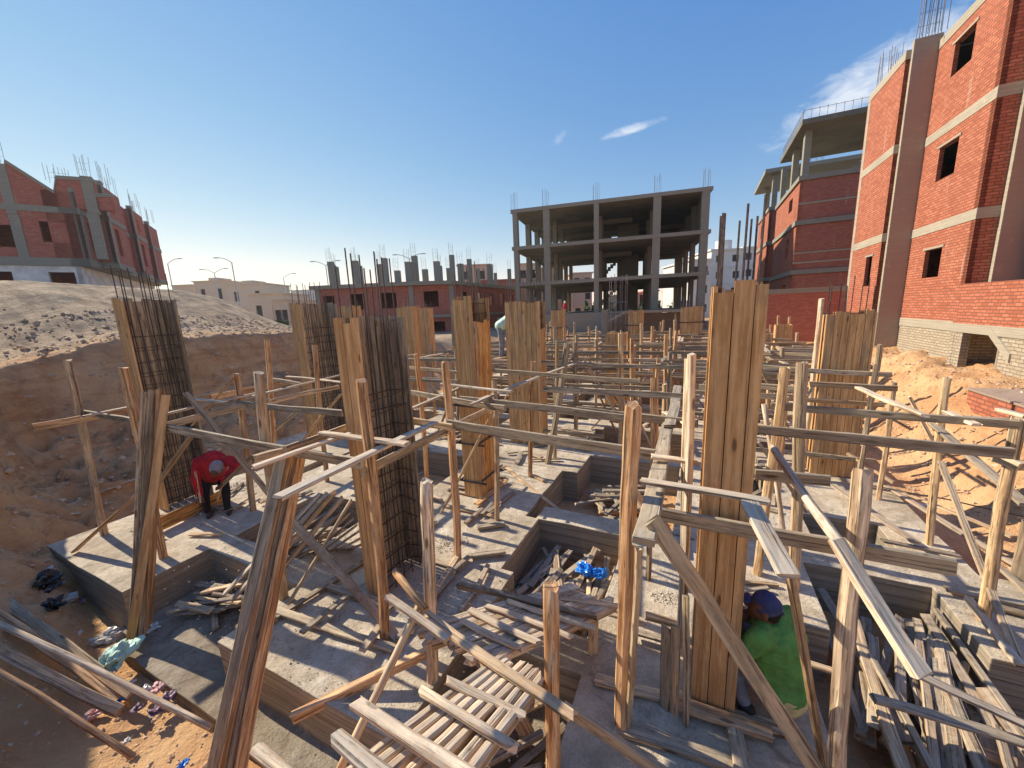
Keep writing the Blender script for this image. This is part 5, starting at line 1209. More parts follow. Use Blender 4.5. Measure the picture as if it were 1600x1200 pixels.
# --- the red brick building on the spoil bank, left
Lb = empty('brick_building', Vector((-27.5, 26.6, 3)), 'jagged-topped unfinished red brick building above the spoil bank on the left', 'building')
fx, sx = Vector((.85, .53, 0)), Vector((-.53, .85, 0)); sx2 = Vector((-.50, .866, 0))
Cn = Vector((-27.45, 26.6, 0)); kL = 13.0
def ZL(x, y, Y): return GY(x, y, Y).z
def lpt(x, y=400):   # distance along the front (towards the left) for photo column x
    k = K(x, y); return (Cn.x - k * Cn.y) / (fx.x - k * fx.y) * 1.0
zg, zs1, zs2 = ZL(175, 410, 26.6), ZL(175, 335, 26.6), ZL(175, 335, 26.6) + .35
zb_ = ZL(175, 404, 26.6)
Po = Cn - fx * kL; n_ = Vector((fx.y, -fx.x, 0))
def u_of(x, y=400): return kL - lpt(x, y)
zf = ZL(175, 403, 26.6); ztop1 = ZL(175, 333, 26.6); zup = 1.0
m = MB(); wall_open(m, Po, fx, n_, kL, zf, ztop1, [(u_of(63, 360), u_of(105, 360), ZL(84, 376, 25.4), ZL(84, 343, 25.4)), (u_of(-40, 360), u_of(26, 360), ZL(15, 383, 24.3), ZL(15, 347, 24.3))], .22); m.build('brick_wall', 'brick_dark', Lb)
# upper wall with the jagged outline
ups = [(-60, 290), (5, 288), (9, 255), (85, 303), (88, 280), (135, 283), (148, 286), (148, 308), (176, 308)]
pts_t = []
for (x, y) in ups:
    t = lpt(x, y); P = Cn - fx * t; pts_t.append((kL - t, GY(x, y, P.y).z))
m = MB()
for (u0, z0), (u1, z1) in zip(pts_t[:-1], pts_t[1:]):
    if u1 - u0 < .03: continue
    q = [Po + fx * u0 + UP * (ztop1 + .35), Po + fx * u1 + UP * (ztop1 + .35), Po + fx * u1 + UP * z1, Po + fx * u0 + UP * z0]
    m.face(q); m.face([v - n_ * .22 for v in reversed(q)])
    m.face([q[3], q[2], q[2] - n_ * .22, q[3] - n_ * .22]); m.face([q[1], q[1] - n_ * .22, q[2] - n_ * .22, q[2]]); m.face([q[0] - n_ * .22, q[0], q[3], q[3] - n_ * .22])
m.build('gable_wall', 'brick_dark', Lb)
m = MB()
for (u0, z0), (u1, z1) in zip(pts_t[:-1], pts_t[1:]):
    if u1 - u0 < .03: continue
    d = (fx * (u1 - u0) + UP * (z1 - z0)); m.obox(Po + fx * u0 + UP * z0 + n_ * .05, d, -n_ * .32, UP * .22)
m.build('coping', 'concrete_frame', Lb)
for (x, yt, yb, w_) in ((9, 255, 335, .45), (30, 335, 405, .45), (140, 275, 335, .55), (152, 333, 405, .5)):
    t = lpt(x, (yt + yb) / 2); P = Cn - fx * t
    m = MB(); m.obox(P - fx * w_ / 2 + n_ * .04 + UP * GY(x, yb, P.y).z, fx * w_, -n_ * .3, UP * (GY(x, yt, P.y).z - GY(x, yb, P.y).z)); m.build('column', 'concrete_frame', Lb)
    if yt < 300: bars_up(Lb, P + UP * GY(x, yt, P.y).z, 4, 1.3, .010, fx, .5, seed=x)
bars_up(Lb, Cn - fx * lpt(93, 280) + UP * GY(93, 280, 25.7).z, 5, .95, .010, fx, .9, seed=5)
for (z0, z1, e) in ((ztop1, ztop1 + .36, .06), (zf - .5, zf, .08)):
    m = MB(); m.obox(Po + n_ * e + UP * z0, fx * (kL + .05), -n_ * 1.0, UP * (z1 - z0)); m.build('floor_band', 'concrete_frame', Lb); m = MB(); m.obox(Cn + UP * (z0 - .002) + n_ * e, sx2 * 17, -fx * .9, UP * (z1 - z0)); m.build('floor_band', 'concrete_frame', Lb)
m = MB(); m.obox(Po + UP * (ztop1 + .02), fx * kL, sx2 * 16, UP * .3); m.obox(Po + UP * (zf - .3), fx * kL, sx2 * 16, UP * .28); m.build('floor_slab', 'concrete_frame', Lb)
m = MB(); wall_open(m, Po, fx, n_, kL - .5, 2.6, zf - .5, [(u_of(75, 425), u_of(116, 425), 2.7, ZL(96, 424, 25.5)), (u_of(-30, 425), u_of(18, 425), 2.7, ZL(0, 422, 24))], .25); m.build('white_basement', 'plaster_white', Lb)
m = MB(); m.obox(Cn - fx * .5 + UP * 2.6, sx2 * 17, -fx * .25, UP * (zf - 3.1)); m.build('white_basement', 'plaster_white', Lb)
m = MB(); m.obox(Po + sx2 * 3.0 + UP * 2.6, fx * (kL - .6), sx2 * .2, UP * (ztop1 - 2.62)); m.build('inner_wall', 'brick_dark', Lb)  # added wall that keeps the rooms behind the windows dark
# stepped side: bays receding
sidew = [(0.0, 1.6, 0.0, 283), (1.6, 5.0, .9, 290), (5.0, 8.0, .35, 308), (8.0, 11.0, .8, 318), (11.0, 13.5, .3, 325), (13.5, 16.5, .6, 338)]
for i, (v0, v1, off, yt) in enumerate(sidew):
    P = Cn + sx2 * v0 + fx * off; Q = Cn + sx2 * v1 + fx * off
    H = ztop1 + .35 + (2.05 if i else 1.0) - .04 * i
    m = MB(); L = (Q - P).length
    wall_open(m, P, sx2, fx, L, zf, ztop1, [(.9, 1.7, zf + .6, ztop1 - .3)] if i in (0, 1, 3) else [], .2); wall_open(m, P, sx2, fx, L, ztop1 + .36, H, [(.9, 1.6, ztop1 + .7, ztop1 + 1.7)] if i in (1, 3) else [], .2); m.build('brick_wall', 'brick_dark', Lb)
    m = MB(); m.obox(P + UP * (zf - .1) + fx * .02, sx2 * .45, fx * -.3, UP * (H - zf + .35)); m.build('column', 'concrete_frame', Lb)
    m = MB(); m.obox(P + fx * .06 + UP * ztop1, sx2 * L, fx * -1.4, UP * .34); m.build('floor_band', 'concrete_frame', Lb); m = MB(); m.obox(P + fx * .06 + UP * (zf - .4), sx2 * L, fx * -1.4, UP * .38); m.build('floor_band', 'concrete_frame', Lb)
    m = MB(); wall_open(m, P - fx * 1.5, fx, -sx2, 1.49, zf, H - .01, [], .2); m.build('brick_return', 'brick_dark', Lb)
    if i: bars_up(Lb, P + sx2 * .3 + UP * (H + .2), 4, 1.3, .010, sx2, .7, seed=20 + i)

# ------------------------------------------------------------------ distant houses
def house(x0, x1, ytop, Y, mat, label, seed, floors=2, zb=1.2, cat='house', depth=9, group=None, yaw=0.0, parapet=True, wins=True):
    rs = random.Random(seed); p0 = GY(x0, ytop, Y); p1 = GY(x1, ytop, Y); Wd = p1.x - p0.x; H = p0.z
    root = empty('house', Vector((p0.x, Y, zb)), label, cat, group)
    X_ = Vector((math.cos(yaw), math.sin(yaw), 0)); Y_ = Vector((-X_.y, X_.x, 0)); fh = (H - zb) / floors
    ops = []
    n = max(2, int(Wd / 3.2))
    for f in range(floors):
        for i in range(n):
            if rs.random() < .85:
                u = Wd * (i + .5) / n + rs.uniform(-.2, .2); ops.append((u - .5, u + .5, zb + f * fh + fh * .3, zb + f * fh + fh * .72))
    m = MB(); wall_open(m, Vector((p0.x, Y, 0)), X_, -Y_, Wd, zb, H, ops if wins else [], .35); m.build('front_wall', mat, root)
    m = MB(); m.box(0, .36, zb, Wd, depth, H - .01, X=X_, Y=Y_, O=Vector((p0.x, Y, 0))); m.build('body', 'dark_opening' if False else mat, root)
    if wins:
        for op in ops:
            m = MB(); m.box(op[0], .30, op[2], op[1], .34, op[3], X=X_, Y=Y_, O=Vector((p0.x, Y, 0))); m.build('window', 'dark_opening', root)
    m = MB(); m.box(-.25, -.25, H, Wd + .25, depth + .25, H + .22, X=X_, Y=Y_, O=Vector((p0.x, Y, 0)))
    m.build('roof', mat, root)
    for f in range(1, floors): m = MB(); m.box(-.05, -.12, zb + f * fh - .12, Wd + .05, -.004, zb + f * fh + .06, X=X_, Y=Y_, O=Vector((p0.x, Y, 0))); m.build('floor_band', mat, root)
    if parapet:
        m = MB(); m.box(Wd * .2, depth * .3, H + .22, Wd * .5, depth * .8, H + 1.1, X=X_, Y=Y_, O=Vector((p0.x, Y, 0))); m.build('stair_hut', mat, root)
    return root
HD = [(270, 300, 447, 92, 'stucco_cream', 'low cream house end just right of the jagged brick building', 2), (302, 352, 441, 88, 'stucco_cream', 'cream house with a raised centre under the double lamp', 2), (352, 415, 446, 84, 'stucco_cream', 'long cream house under the single curved lamp', 2),
      (388, 440, 461, 66, 'stucco_cream', 'lower cream villa nearest the green strip on the left', 1), (418, 470, 461, 76, 'stucco_white', 'pale grey house behind the green strip', 1), (455, 512, 455, 98, 'stucco_white', 'far pale house behind the second open form', 2), (425, 448, 470, 58, 'stucco_cream', 'small cream garden house by the green strip', 1)]
for i, (x0, x1, yt, Y, mt, lb, fl) in enumerate(HD): house(x0, x1, yt, Y, mt, lb, i, fl, parapet=i in (1, 2))
HD2 = [(752, 812, 440, 62, 'brick_dark', 'red brick house behind the roof stubs, left of the frame', 2, 2), (715, 765, 416, 74, 'stucco_pink', 'pink house rising behind the roof stubs', 3, 3), (808, 846, 414, 66, 'stucco_cream', 'cream house seen through the left bay of the frame', 3, 4),
       (842, 880, 421, 60, 'stucco_orange', 'orange house seen through the second bay of the frame', 3, 5), (893, 925, 428, 74, 'stucco_pink', 'pinkish house seen through the third column gap of the frame', 3, 6), (965, 1000, 462, 72, 'stucco_cream', 'cream house seen through the middle of the frame', 2, 7),
       (1010, 1028, 456, 70, 'brick_dark', 'brick house seen low through the right bay of the frame', 2, 8), (1068, 1086, 452, 66, 'stucco_pink', 'pink house edge seen in the last bay of the frame', 2, 9), (1078, 1112, 408, 54, 'stucco_white', 'white house right beside the frame with an air unit', 3, 10),
       (1112, 1165, 392, 60, 'stucco_white', 'white house under the round water tank', 4, 11), (1162, 1205, 388, 66, 'stucco_white', 'white house behind the starter rods of the tallest near form', 4, 12)]
for (x0, x1, yt, Y, mt, lb, fl, sd_) in HD2: house(x0, x1, yt, Y, mt, lb, 30 + sd_, fl, parapet=False)
p = GY(1147, 392, 59); root = empty('water_tank', Vector((p.x, 62, p.z)), 'round white water tank on the roof of the white house', 'water tank')
m = MB(); m.tube(Vector((p.x, 62, p.z)), Vector((p.x, 62, GY(1147, 376, 62).z)), 1.15, 20); q = [Vector((p.x + 1.15 * math.cos(i * .314), 62 + 1.15 * math.sin(i * .314), GY(1147, 376, 62).z)) for i in range(20)]; m.face(q); m.build('drum', 'stucco_white', root)
m = MB(); p = GY(1052, 487, 52); q = GY(1082, 469, 52); m.obox(Vector((p.x, 52, 1.2)), Vector((q.x - p.x + 1.5, 0, 0)), Vector((0, .3, 0)), UP * (q.z - 1.2)); tag(m.build('garden_wall', 'stucco_white'), 'white garden wall seen through the right bay of the frame', 'wall')
# street lamps
def lamp(x, yb, yt, Y, arms, label):
    p = GY(x, yt, Y); z0 = 1.2; root = empty('street_lamp', Vector((p.x, Y, z0)), label, 'street lamp')
    m = MB(); m.tube(Vector((p.x, Y, z0)), Vector((p.x, Y, p.z)), .11, 6, .07); m.build('pole', 'lamp_metal', root)
    for s_ in arms:
        m = MB(); pr = Vector((p.x, Y, p.z)); 
        for t in range(6):
            f0, f1 = t / 6, (t + 1) / 6; L = 1.9
            a = Vector((p.x + s_ * L * f0, Y, p.z + .75 * math.sin(f0 * 1.6))); b = Vector((p.x + s_ * L * f1, Y, p.z + .75 * math.sin(f1 * 1.6))); m.tube(a, b, .05, 5)
        m.build('arm', 'lamp_metal', root)
        m = MB(); m.obox(Vector((p.x + s_ * 1.9 - (.0 if s_ > 0 else .7), Y - .12, p.z + .7)), Vector((.7, 0, 0)), Vector((0, .24, 0)), UP * .12); m.build('lamp_head', 'lamp_metal', root)
lamp(335, 450, 427, 74, (-1, 1), 'double-armed street lamp over the cream houses'); lamp(362, 450, 410, 62, (-1,), 'single curved street lamp over the cream houses')
lamp(443, 470, 434, 80, (1,), 'small street lamp left of the second open form'); lamp(509, 440, 415, 70, (-1, 1), 'double-armed lamp behind the roof stubs, partly hidden'); lamp(829, 430, 402, 58, (1,), 'street lamp seen inside the left bay of the frame')
lamp(640, 430, 405, 64, (-1, 1), 'double lamp among the roof stubs'); lamp(262, 440, 412, 70, (1,), 'lamp peeking past the jagged brick building')
# far planting
def bush_row(x0, x1, y, Y, h, label, seed):
    rs = random.Random(seed); p0, p1 = GY(x0, y, Y), GY(x1, y, Y); m = MB()
    for i in range(900):
        f = rs.random(); c = Vector((p0.x + (p1.x - p0.x) * f, Y + rs.uniform(-.8, .8), 1.15 + h * rs.random() ** .7 * (.7 + .3 * math.sin(f * 17 + seed))))
        a = Vector((rs.uniform(-1, 1), rs.uniform(-1, 1), rs.uniform(-1, 1))).normalized() * .28; b = a.orthogonal().normalized() * .28
        m.face([c - a, c - b, c + a, c + b])
    o = m.build('hedge', 'plant_green'); tag(o, label, 'hedge')
bush_row(418, 448, 492, 50, 1.9, 'green hedge strip beyond the pit on the left', 1); bush_row(915, 965, 480, 54, 3.0, 'dark green hedge behind the frame building, centre', 2); bush_row(1045, 1085, 470, 58, 2.8, 'green hedge seen through the right bay of the frame', 3); bush_row(998, 1030, 480, 56, 2.6, 'green bushes behind the stair core of the frame', 4)

# ------------------------------------------------------------------ people
def capsule(bm, p0, p1, r0, r1, side=None, fl=1.0, n=14, rings=4):
    d = p1 - p0; L = max(d.length, 1e-5); x = d / L
    s = (side - x * side.dot(x)).normalized() if side is not None else x.orthogonal().normalized(); u = x.cross(s)
    prof = []
    for k_ in range(rings + 1): a = math.pi / 2 * k_ / rings; prof.append((-math.cos(a) * r0, math.sin(a) * r0))
    for k_ in range(1, 4): f = k_ / 4; prof.append((L * f, r0 + (r1 - r0) * f))
    for k_ in range(rings + 1): a = math.pi / 2 * k_ / rings; prof.append((L + math.sin(a) * r1, math.cos(a) * r1))
    loops = []
    for (t, r) in prof:
        r = max(r, 1e-4); loops.append([bm.verts.new(p0 + x * t + s * (math.cos(2 * math.pi * i / n) * r * fl) + u * (math.sin(2 * math.pi * i / n) * r)) for i in range(n)])
    for a, b in zip(loops[:-1], loops[1:]):
        for i in range(n): bm.faces.new((a[i], a[(i + 1) % n], b[(i + 1) % n], b[i]))
    bm.faces.new(list(reversed(loops[0]))); bm.faces.new(loops[-1])
def flesh(name, parts, mats, parent, voxel=.008, wrinkle=0.0, wscale=9.0, smooth=4):
    """parts: (p0,p1,r0,r1,side,flat,matindex); merged into one continuous surface"""
    bm = bmesh.new()
    for q in parts: capsule(bm, q[0], q[1], q[2], q[3], q[4], q[5])
    off = Vector(parent.location) if parent else Vector()
    me = bpy.data.meshes.new(name); bm.to_mesh(me); bm.free()
    tmp = bpy.data.objects.new('tmp', me); COL.objects.link(tmp)
    rm = tmp.modifiers.new('r', 'REMESH'); rm.mode = 'VOXEL'; rm.voxel_size = voxel; rm.use_smooth_shade = True
    sm = tmp.modifiers.new('s', 'SMOOTH'); sm.iterations = smooth; sm.factor = .5
    dg = bpy.context.evaluated_depsgraph_get(); out = bpy.data.meshes.new_from_object(tmp.evaluated_get(dg)); bpy.data.objects.remove(tmp)
    out.name = name; out.materials.clear()
    for m_ in mats: out.materials.append(MATS[m_])
    co = np.empty(len(out.vertices) * 3); out.vertices.foreach_get('co', co); co = co.reshape(-1, 3)
    if wrinkle:
        no = np.empty(len(out.vertices) * 3); out.vertices.foreach_get('normal', no); no = no.reshape(-1, 3)
        w_ = np.array([mnoise.noise(Vector((c[0] * wscale, c[1] * wscale, c[2] * wscale * 1.8))) + .5 * mnoise.noise(Vector((c[0] * wscale * 2.6, c[1] * wscale * 2.6, c[2] * wscale * 4))) for c in co]); co = co + no * (w_[:, None] * wrinkle)
    if len(mats) > 1:
        fc = np.empty(len(out.polygons) * 3); out.polygons.foreach_get('center', fc); fc = fc.reshape(-1, 3); best = np.full(len(fc), 1e9); mi = np.zeros(len(fc), int)
        for q in parts:
            a = np.array(q[0]); d = np.array(q[1]) - a; t = np.clip(((fc - a) @ d) / max(1e-9, d @ d), 0, 1); ds = np.linalg.norm(fc - a - t[:, None] * d, axis=1) - (q[2] + (q[3] - q[2]) * t)
            k_ = ds < best; best[k_] = ds[k_]; mi[k_] = q[6]
        out.polygons.foreach_set('material_index', mi)
    co = co - np.array(off); out.vertices.foreach_set('co', co.ravel()); out.polygons.foreach_set('use_smooth', [True] * len(out.polygons)); out.update()
    o = bpy.data.objects.new(name, out); COL.objects.link(o)
    if parent: o.parent = parent
    return o
def hand(wrist, d, pn, mi, sz=1.0, curl=.6, thumb=1):
    """palm from the wrist along d, palm normal pn; returns capsule parts with five bent fingers"""
    d = d.normalized(); pn = (pn - d * pn.dot(d)).normalized(); s = d.cross(pn) * thumb; P = []
    pc = wrist + d * .085 * sz
    for o_ in (-.024, 0, .024): P.append((wrist + s * o_ * .6 * sz, pc + s * o_ * sz, .015 * sz, .013 * sz, None, 1, mi))
    for i, L in enumerate((.068, .078, .072, .056)):
        b = pc + s * (.033 - .022 * i) * sz; c = curl * (1 + .12 * i)
        k1 = b + (d * math.cos(c * .6) + pn * math.sin(c * .6)) * L * .5 * sz; k2 = k1 + (d * math.cos(c * 1.5) + pn * math.sin(c * 1.5)) * L * .55 * sz
        P.append((b, k1, .0095 * sz, .0088 * sz, None, 1, mi)); P.append((k1, k2, .0088 * sz, .0075 * sz, None, 1, mi))
    tb = wrist + d * .03 * sz + s * .03 * sz; t1 = tb + (d * .6 + s * .7 + pn * .3).normalized() * .04 * sz; t2 = t1 + (d * .85 + s * .2 + pn * .5).normalized() * .032 * sz
    P.append((tb, t1, .013 * sz, .0105 * sz, None, 1, mi)); P.append((t1, t2, .0105 * sz, .009 * sz, None, 1, mi))
    return P
def V_(x, y, z): return Vector((x, y, z))
# --- man in green, squatting with his back to us, head turned left
gp = V_(1.93, 2.42, 0)
man = empty('person', gp, 'squatting man in a green long-sleeved shirt and blue cap, seen from behind', 'person')
sA = V_(.88, .48, 0).normalized(); fA = V_(-.48, .88, 0).normalized()
hipc = V_(1.96, 2.42, .20); chest = V_(1.91, 2.46, .60); neck = V_(1.83, 2.47, .76); head = V_(1.80, 2.47, .868)
lsh, rsh = V_(1.70, 2.36, .72), V_(2.06, 2.56, .70)
lel = V_(1.60, 2.44, .47); lwr = V_(1.645, 2.60, .70); rel = V_(2.06, 2.72, .44); rwr = V_(1.82, 2.86, .50)
lhip, rhip = hipc - sA * .10, hipc + sA * .10
lkn, rkn = V_(1.60, 2.60, .46), V_(1.86, 2.90, .46); lan, ran = V_(1.68, 2.44, .10), V_(1.97, 2.72, .09)
fd = V_(-.85, .52, 0).normalized()        # the face looks left
B = [(hipc, V_(1.94, 2.43, .42), .15, .135, sA, 1.18, 1), (V_(1.94, 2.43, .42), chest, .13, .145, sA, 1.25, 0), (chest, neck - V_(0, 0, .05), .135, .07, sA, 1.2, 0),
     (neck - V_(0, 0, .04), head - fd * .015 - V_(0, 0, .05), .058, .055, None, 1, 0),
     (head - V_(0, 0, .03), head + V_(0, 0, .04), .072, .080, fd, 1.14, 0), (head + fd * .045 - V_(0, 0, .07), head + fd * .05 - V_(0, 0, .01), .045, .055, None, 1, 0),
     (head + fd * .095 - V_(0, 0, -.015), head + fd * .118 - V_(0, 0, .012), .010, .015, None, 1, 0), (head + fd * .095 - V_(0, 0, .045), head + fd * .10 - V_(0, 0, .045), .014, .012, None, 1, 0),
     (head + fd * .07 - V_(0, 0, .085), head + fd * .088 - V_(0, 0, .083), .024, .02, None, 1, 0)]
ear = V_(fd.y, -fd.x, 0)
for s_ in (-1, 1): B.append((head + ear * .084 * s_ + V_(0, 0, .01), head + ear * .088 * s_ - V_(0, 0, .028), .017, .012, fd, 1.3, 0))
B += [(lsh, lel, .052, .042, None, 1, 0), (lel, lwr, .042, .028, None, 1, 0), (rsh, rel, .052, .042, None, 1, 0), (rel, rwr, .042, .028, None, 1, 0)]
B += [(lhip, lkn, .098, .068, None, 1, 1), (lkn, lan, .068, .046, None, 1, 1), (rhip, rkn, .098, .068, None, 1, 1), (rkn, ran, .068, .046, None, 1, 1)]
for an in (lan, ran): B += [(an - fA * .05 - V_(0, 0, .045), an + fA * .05 - V_(0, 0, .055), .04, .045, None, 1, 2), (an + fA * .05 - V_(0, 0, .055), an + fA * .15 - V_(0, 0, .06), .043, .036, sA, 1.1, 2)]
B += hand(lwr, (head + fd * .09 - V_(0, 0, .07)) - lwr, fd * -1 + V_(.3, 0, 0), 0, 1.0, .9, 1) + hand(rwr, V_(-.8, .3, -.4), V_(0, 0, -1), 0, 1.0, .7, 1)
flesh('body', B, ['skin', 'trousers_grey', 'shoe_dark'], man, .0065)
S = [(hipc + V_(0, 0, .07), V_(1.94, 2.44, .42), .165, .155, sA, 1.2, 0), (V_(1.94, 2.44, .40), chest + V_(0, 0, .02), .158, .168, sA, 1.28, 0), (chest, V_(1.875, 2.46, .70), .155, .115, sA, 1.45, 0), (V_(1.87, 2.46, .68), neck - V_(0, 0, .03), .10, .072, sA, 1.3, 0),
     (lsh + V_(.05, .03, 0), rsh - V_(.05, .03, 0), .085, .085, None, 1, 0), (lsh, lel, .082, .064, None, 1, 0), (lel, lel.lerp(lwr, .93), .062, .045, None, 1, 0), (rsh, rel, .082, .064, None, 1, 0), (rel, rel.lerp(rwr, .93), .06, .045, None, 1, 0)]
flesh('shirt', S, ['shirt_green'], man, .007, .017, 8, 2)
flesh('undershirt', [(hipc + V_(.01, -.005, -.0), hipc + V_(0, 0, .04), .157, .163, sA, 1.2, 0)], ['shirt_yellow'], man, .009, .004)
flesh('collar', [(neck - V_(.005, 0, .035) + (sA * math.cos(t) + fA * math.sin(t)) * .062, neck - V_(.005, 0, .035) + (sA * math.cos(t + .7) + fA * math.sin(t + .7)) * .062, .016, .016, None, 1, 0) for t in [i * .7 for i in range(9)]], ['hair_dark'], man, .006)
flesh('hair', [(head - fd * .030 - V_(0, 0, .012), head - fd * .03 + V_(0, 0, .025), .075, .077, fd, 1.0, 0), (head - fd * .045 - V_(0, 0, .04), head - fd * .045, .055, .066, None, 1, 0)], ['hair_dark'], man, .008)
cp = [(head - fd * .012 + V_(0, 0, .032), head + V_(0, 0, .058), .089, .079, fd, 1.12, 0), (head + fd * .105 + V_(0, 0, .045), head + fd * .165 + V_(0, 0, .026), .016, .012, ear, 4.2, 0), (head - fd * .10 + V_(0, 0, .01) , head - fd * .115 + V_(0, 0, .0), .010, .009, ear, 2.0, 0)]
flesh('cap', cp, ['cap_blue'], man, .0065, .002)
# --- man in red, bent over the wide board
J = GY
rp = GZ(340, 800, 0)
rman = empty('person', rp, 'man in a red shirt, grey knit cap and black trousers bending down over a board', 'person')
rh = [J(322, 748, 6.25), J(347, 748, 6.22)]; hipr = (rh[0] + rh[1]) / 2 + V_(0, 0, .02)
rs_ = [J(310, 721, 5.92), J(360, 720, 5.90)]; shc = (rs_[0] + rs_[1]) / 2; hd = J(338, 733, 5.74)
le, lw_ = J(305, 748, 5.82), J(313, 775, 5.80); re_, rw_ = J(368, 728, 5.84), J(348, 752, 5.72)
kn = [J(320, 772, 6.12), J(353, 768, 6.02)]; an_ = [GZ(324, 798, .09), GZ(355, 793, .09)]
sd_ = (rs_[1] - rs_[0]).normalized(); fr = V_(.15, -.9, -.35).normalized()
Bq = [(hipr, hipr.lerp(shc, .45), .13, .125, sd_, 1.15, 1), (hipr.lerp(shc, .45), shc, .125, .12, sd_, 1.3, 0), (shc, hd, .06, .055, None, 1, 0), (hd - V_(0, -.01, .03), hd + V_(0, .01, .03), .082, .09, None, 1, 0), (hd + V_(.01, -.05, -.06), hd + V_(.01, -.06, -.03), .045, .05, None, 1, 0), (hd + V_(.01, -.105, -.055), hd + V_(.01, -.115, -.07), .011, .014, None, 1, 0)]
Bq += [(rs_[0], le, .05, .042, None, 1, 0), (le, lw_, .04, .028, None, 1, 0), (rs_[1], re_, .05, .042, None, 1, 0), (re_, rw_, .04, .028, None, 1, 0)]
for i in (0, 1): Bq += [(rh[i], kn[i], .095, .066, None, 1, 1), (kn[i], an_[i], .066, .048, None, 1, 1), (an_[i] - V_(-.02, -.04, .05), an_[i] + V_(.09, -.10, -.055), .04, .036, None, 1, 2)]
for s_ in (-1, 1): Bq.append((hd + sd_ * .087 * s_, hd + sd_ * .09 * s_ - V_(0, 0, .03), .016, .012, None, 1, 0))
Bq += hand(lw_, V_(.1, -.1, -1), V_(.6, -.6, 0), 0, 1.0, .9) + hand(rw_, V_(-.4, -.1, -.9), V_(-.6, -.5, 0), 0, 1.0, .9, -1)
flesh('body', Bq, ['skin', 'trousers_black', 'shoe_dark'], rman, .0075)
Sq = [(hipr.lerp(shc, .12) + V_(0, 0, .02), shc + V_(0, 0, .02), .145, .15, sd_, 1.3, 0), (rs_[0] + sd_ * .03, rs_[1] - sd_ * .03, .09, .09, None, 1, 0), (rs_[0], le, .082, .066, None, 1, 0), (le, le.lerp(lw_, .9), .066, .048, None, 1, 0), (rs_[1], re_, .082, .064, None, 1, 0), (re_, re_.lerp(rw_, .9), .062, .046, None, 1, 0)]
flesh('shirt', Sq, ['shirt_red'], rman, .010, .007, 8)
flesh('cap', [(hd + V_(0, .012, .008), hd + V_(0, .02, .042), .1, .096, None, 1, 0)], ['cap_grey'], rman, .008)
m = MB(); 
plank('stick', lw_ - V_(-.02, .04, .1), lw_ + V_(.0, 0, .42), .03, .02, 'wood_pale', 'short stake held upright by the red-shirted worker', 'stake'); plank('stick', rw_ - V_(.12, .02, .30), rw_ + V_(.04, 0, .08), .025, .025, 'wood_post', 'hammer-length stick slanting below the hand of the red-shirted worker', 'stick')
# --- two small figures further back
def far_person(x, yfoot, yhead, Y, shirt, trous, cap, label, bend=0.0, face=V_(-1, 0, 0)):
    f = GY(x, yfoot, Y); h_ = GY(x, yhead, Y).z - f.z; k_ = h_ / 1.75; r_ = empty('person', f, label, 'person'); s = V_(face.y, -face.x, 0)
    if bend: k_ = 1.0
    hip = f + V_(0, 0, .9 * k_); b = face * math.sin(bend) + V_(0, 0, math.cos(bend)); sh = hip + b * .5 * k_; hd_ = sh + (b + face * bend * .2).normalized() * .26 * k_
    P = [(hip, hip + b * .25 * k_, .13, .12, s, 1.2, 1), (hip + b * .2 * k_, sh, .12, .12, s, 1.35, 0), (sh, hd_, .06, .055, None, 1, 0), (hd_ - V_(0, 0, .02), hd_ + V_(0, 0, .03), .08, .09, None, 1, 0)]
    for g_ in (-1, 1):
        el = sh + s * .22 * g_ * k_ - V_(0, 0, .27 * k_) + face * .08; wr_ = el - V_(0, 0, .2 * k_) + face * .16
        P += [(sh + s * .17 * g_ * k_, el, .05, .04, None, 1, 0), (el, wr_, .04, .028, None, 1, 0)] + hand(wr_, V_(0, 0, -1) + face * .3, face, 0)
        kn_ = f + s * .1 * g_ + V_(0, 0, .48 * k_) + face * .03; P += [(hip + s * .09 * g_, kn_, .085, .062, None, 1, 1), (kn_, f + s * .1 * g_ + V_(0, 0, .09), .06, .045, None, 1, 1), (f + s * .1 * g_ + V_(0, 0, .045), f + s * .1 * g_ + face * .14 + V_(0, 0, .04), .042, .036, None, 1, 2)]
    flesh('body', P, ['skin', trous, 'shoe_dark'], r_, .012)
    Q = [(hip, sh, .15, .145, s, 1.3, 0)]
    for g_ in (-1, 1): el = sh + s * .22 * g_ * k_ - V_(0, 0, .27 * k_) + face * .08; Q += [(sh + s * .15 * g_ * k_, el, .08, .06, None, 1, 0)]
    flesh('shirt', Q, [shirt], r_, .016, .006); flesh('cap', [(hd_ + V_(0, 0, .02), hd_ + V_(0, 0, .06), .1, .095, None, 1, 0)], [cap], r_, .014)
far_person(883, 492, 472, 30.5, 'shirt_red', 'trousers_grey', 'stucco_white', 'worker in a red top and white head cloth at the edge of the frame building')
far_person(784, 560, 512, 10.6, 'plastic_green', 'trousers_grey', 'shirt_yellow', 'stooping worker in a pale green shirt beside the broad eight-board form', bend=1.0, face=V_(1, -.2, 0).normalized())

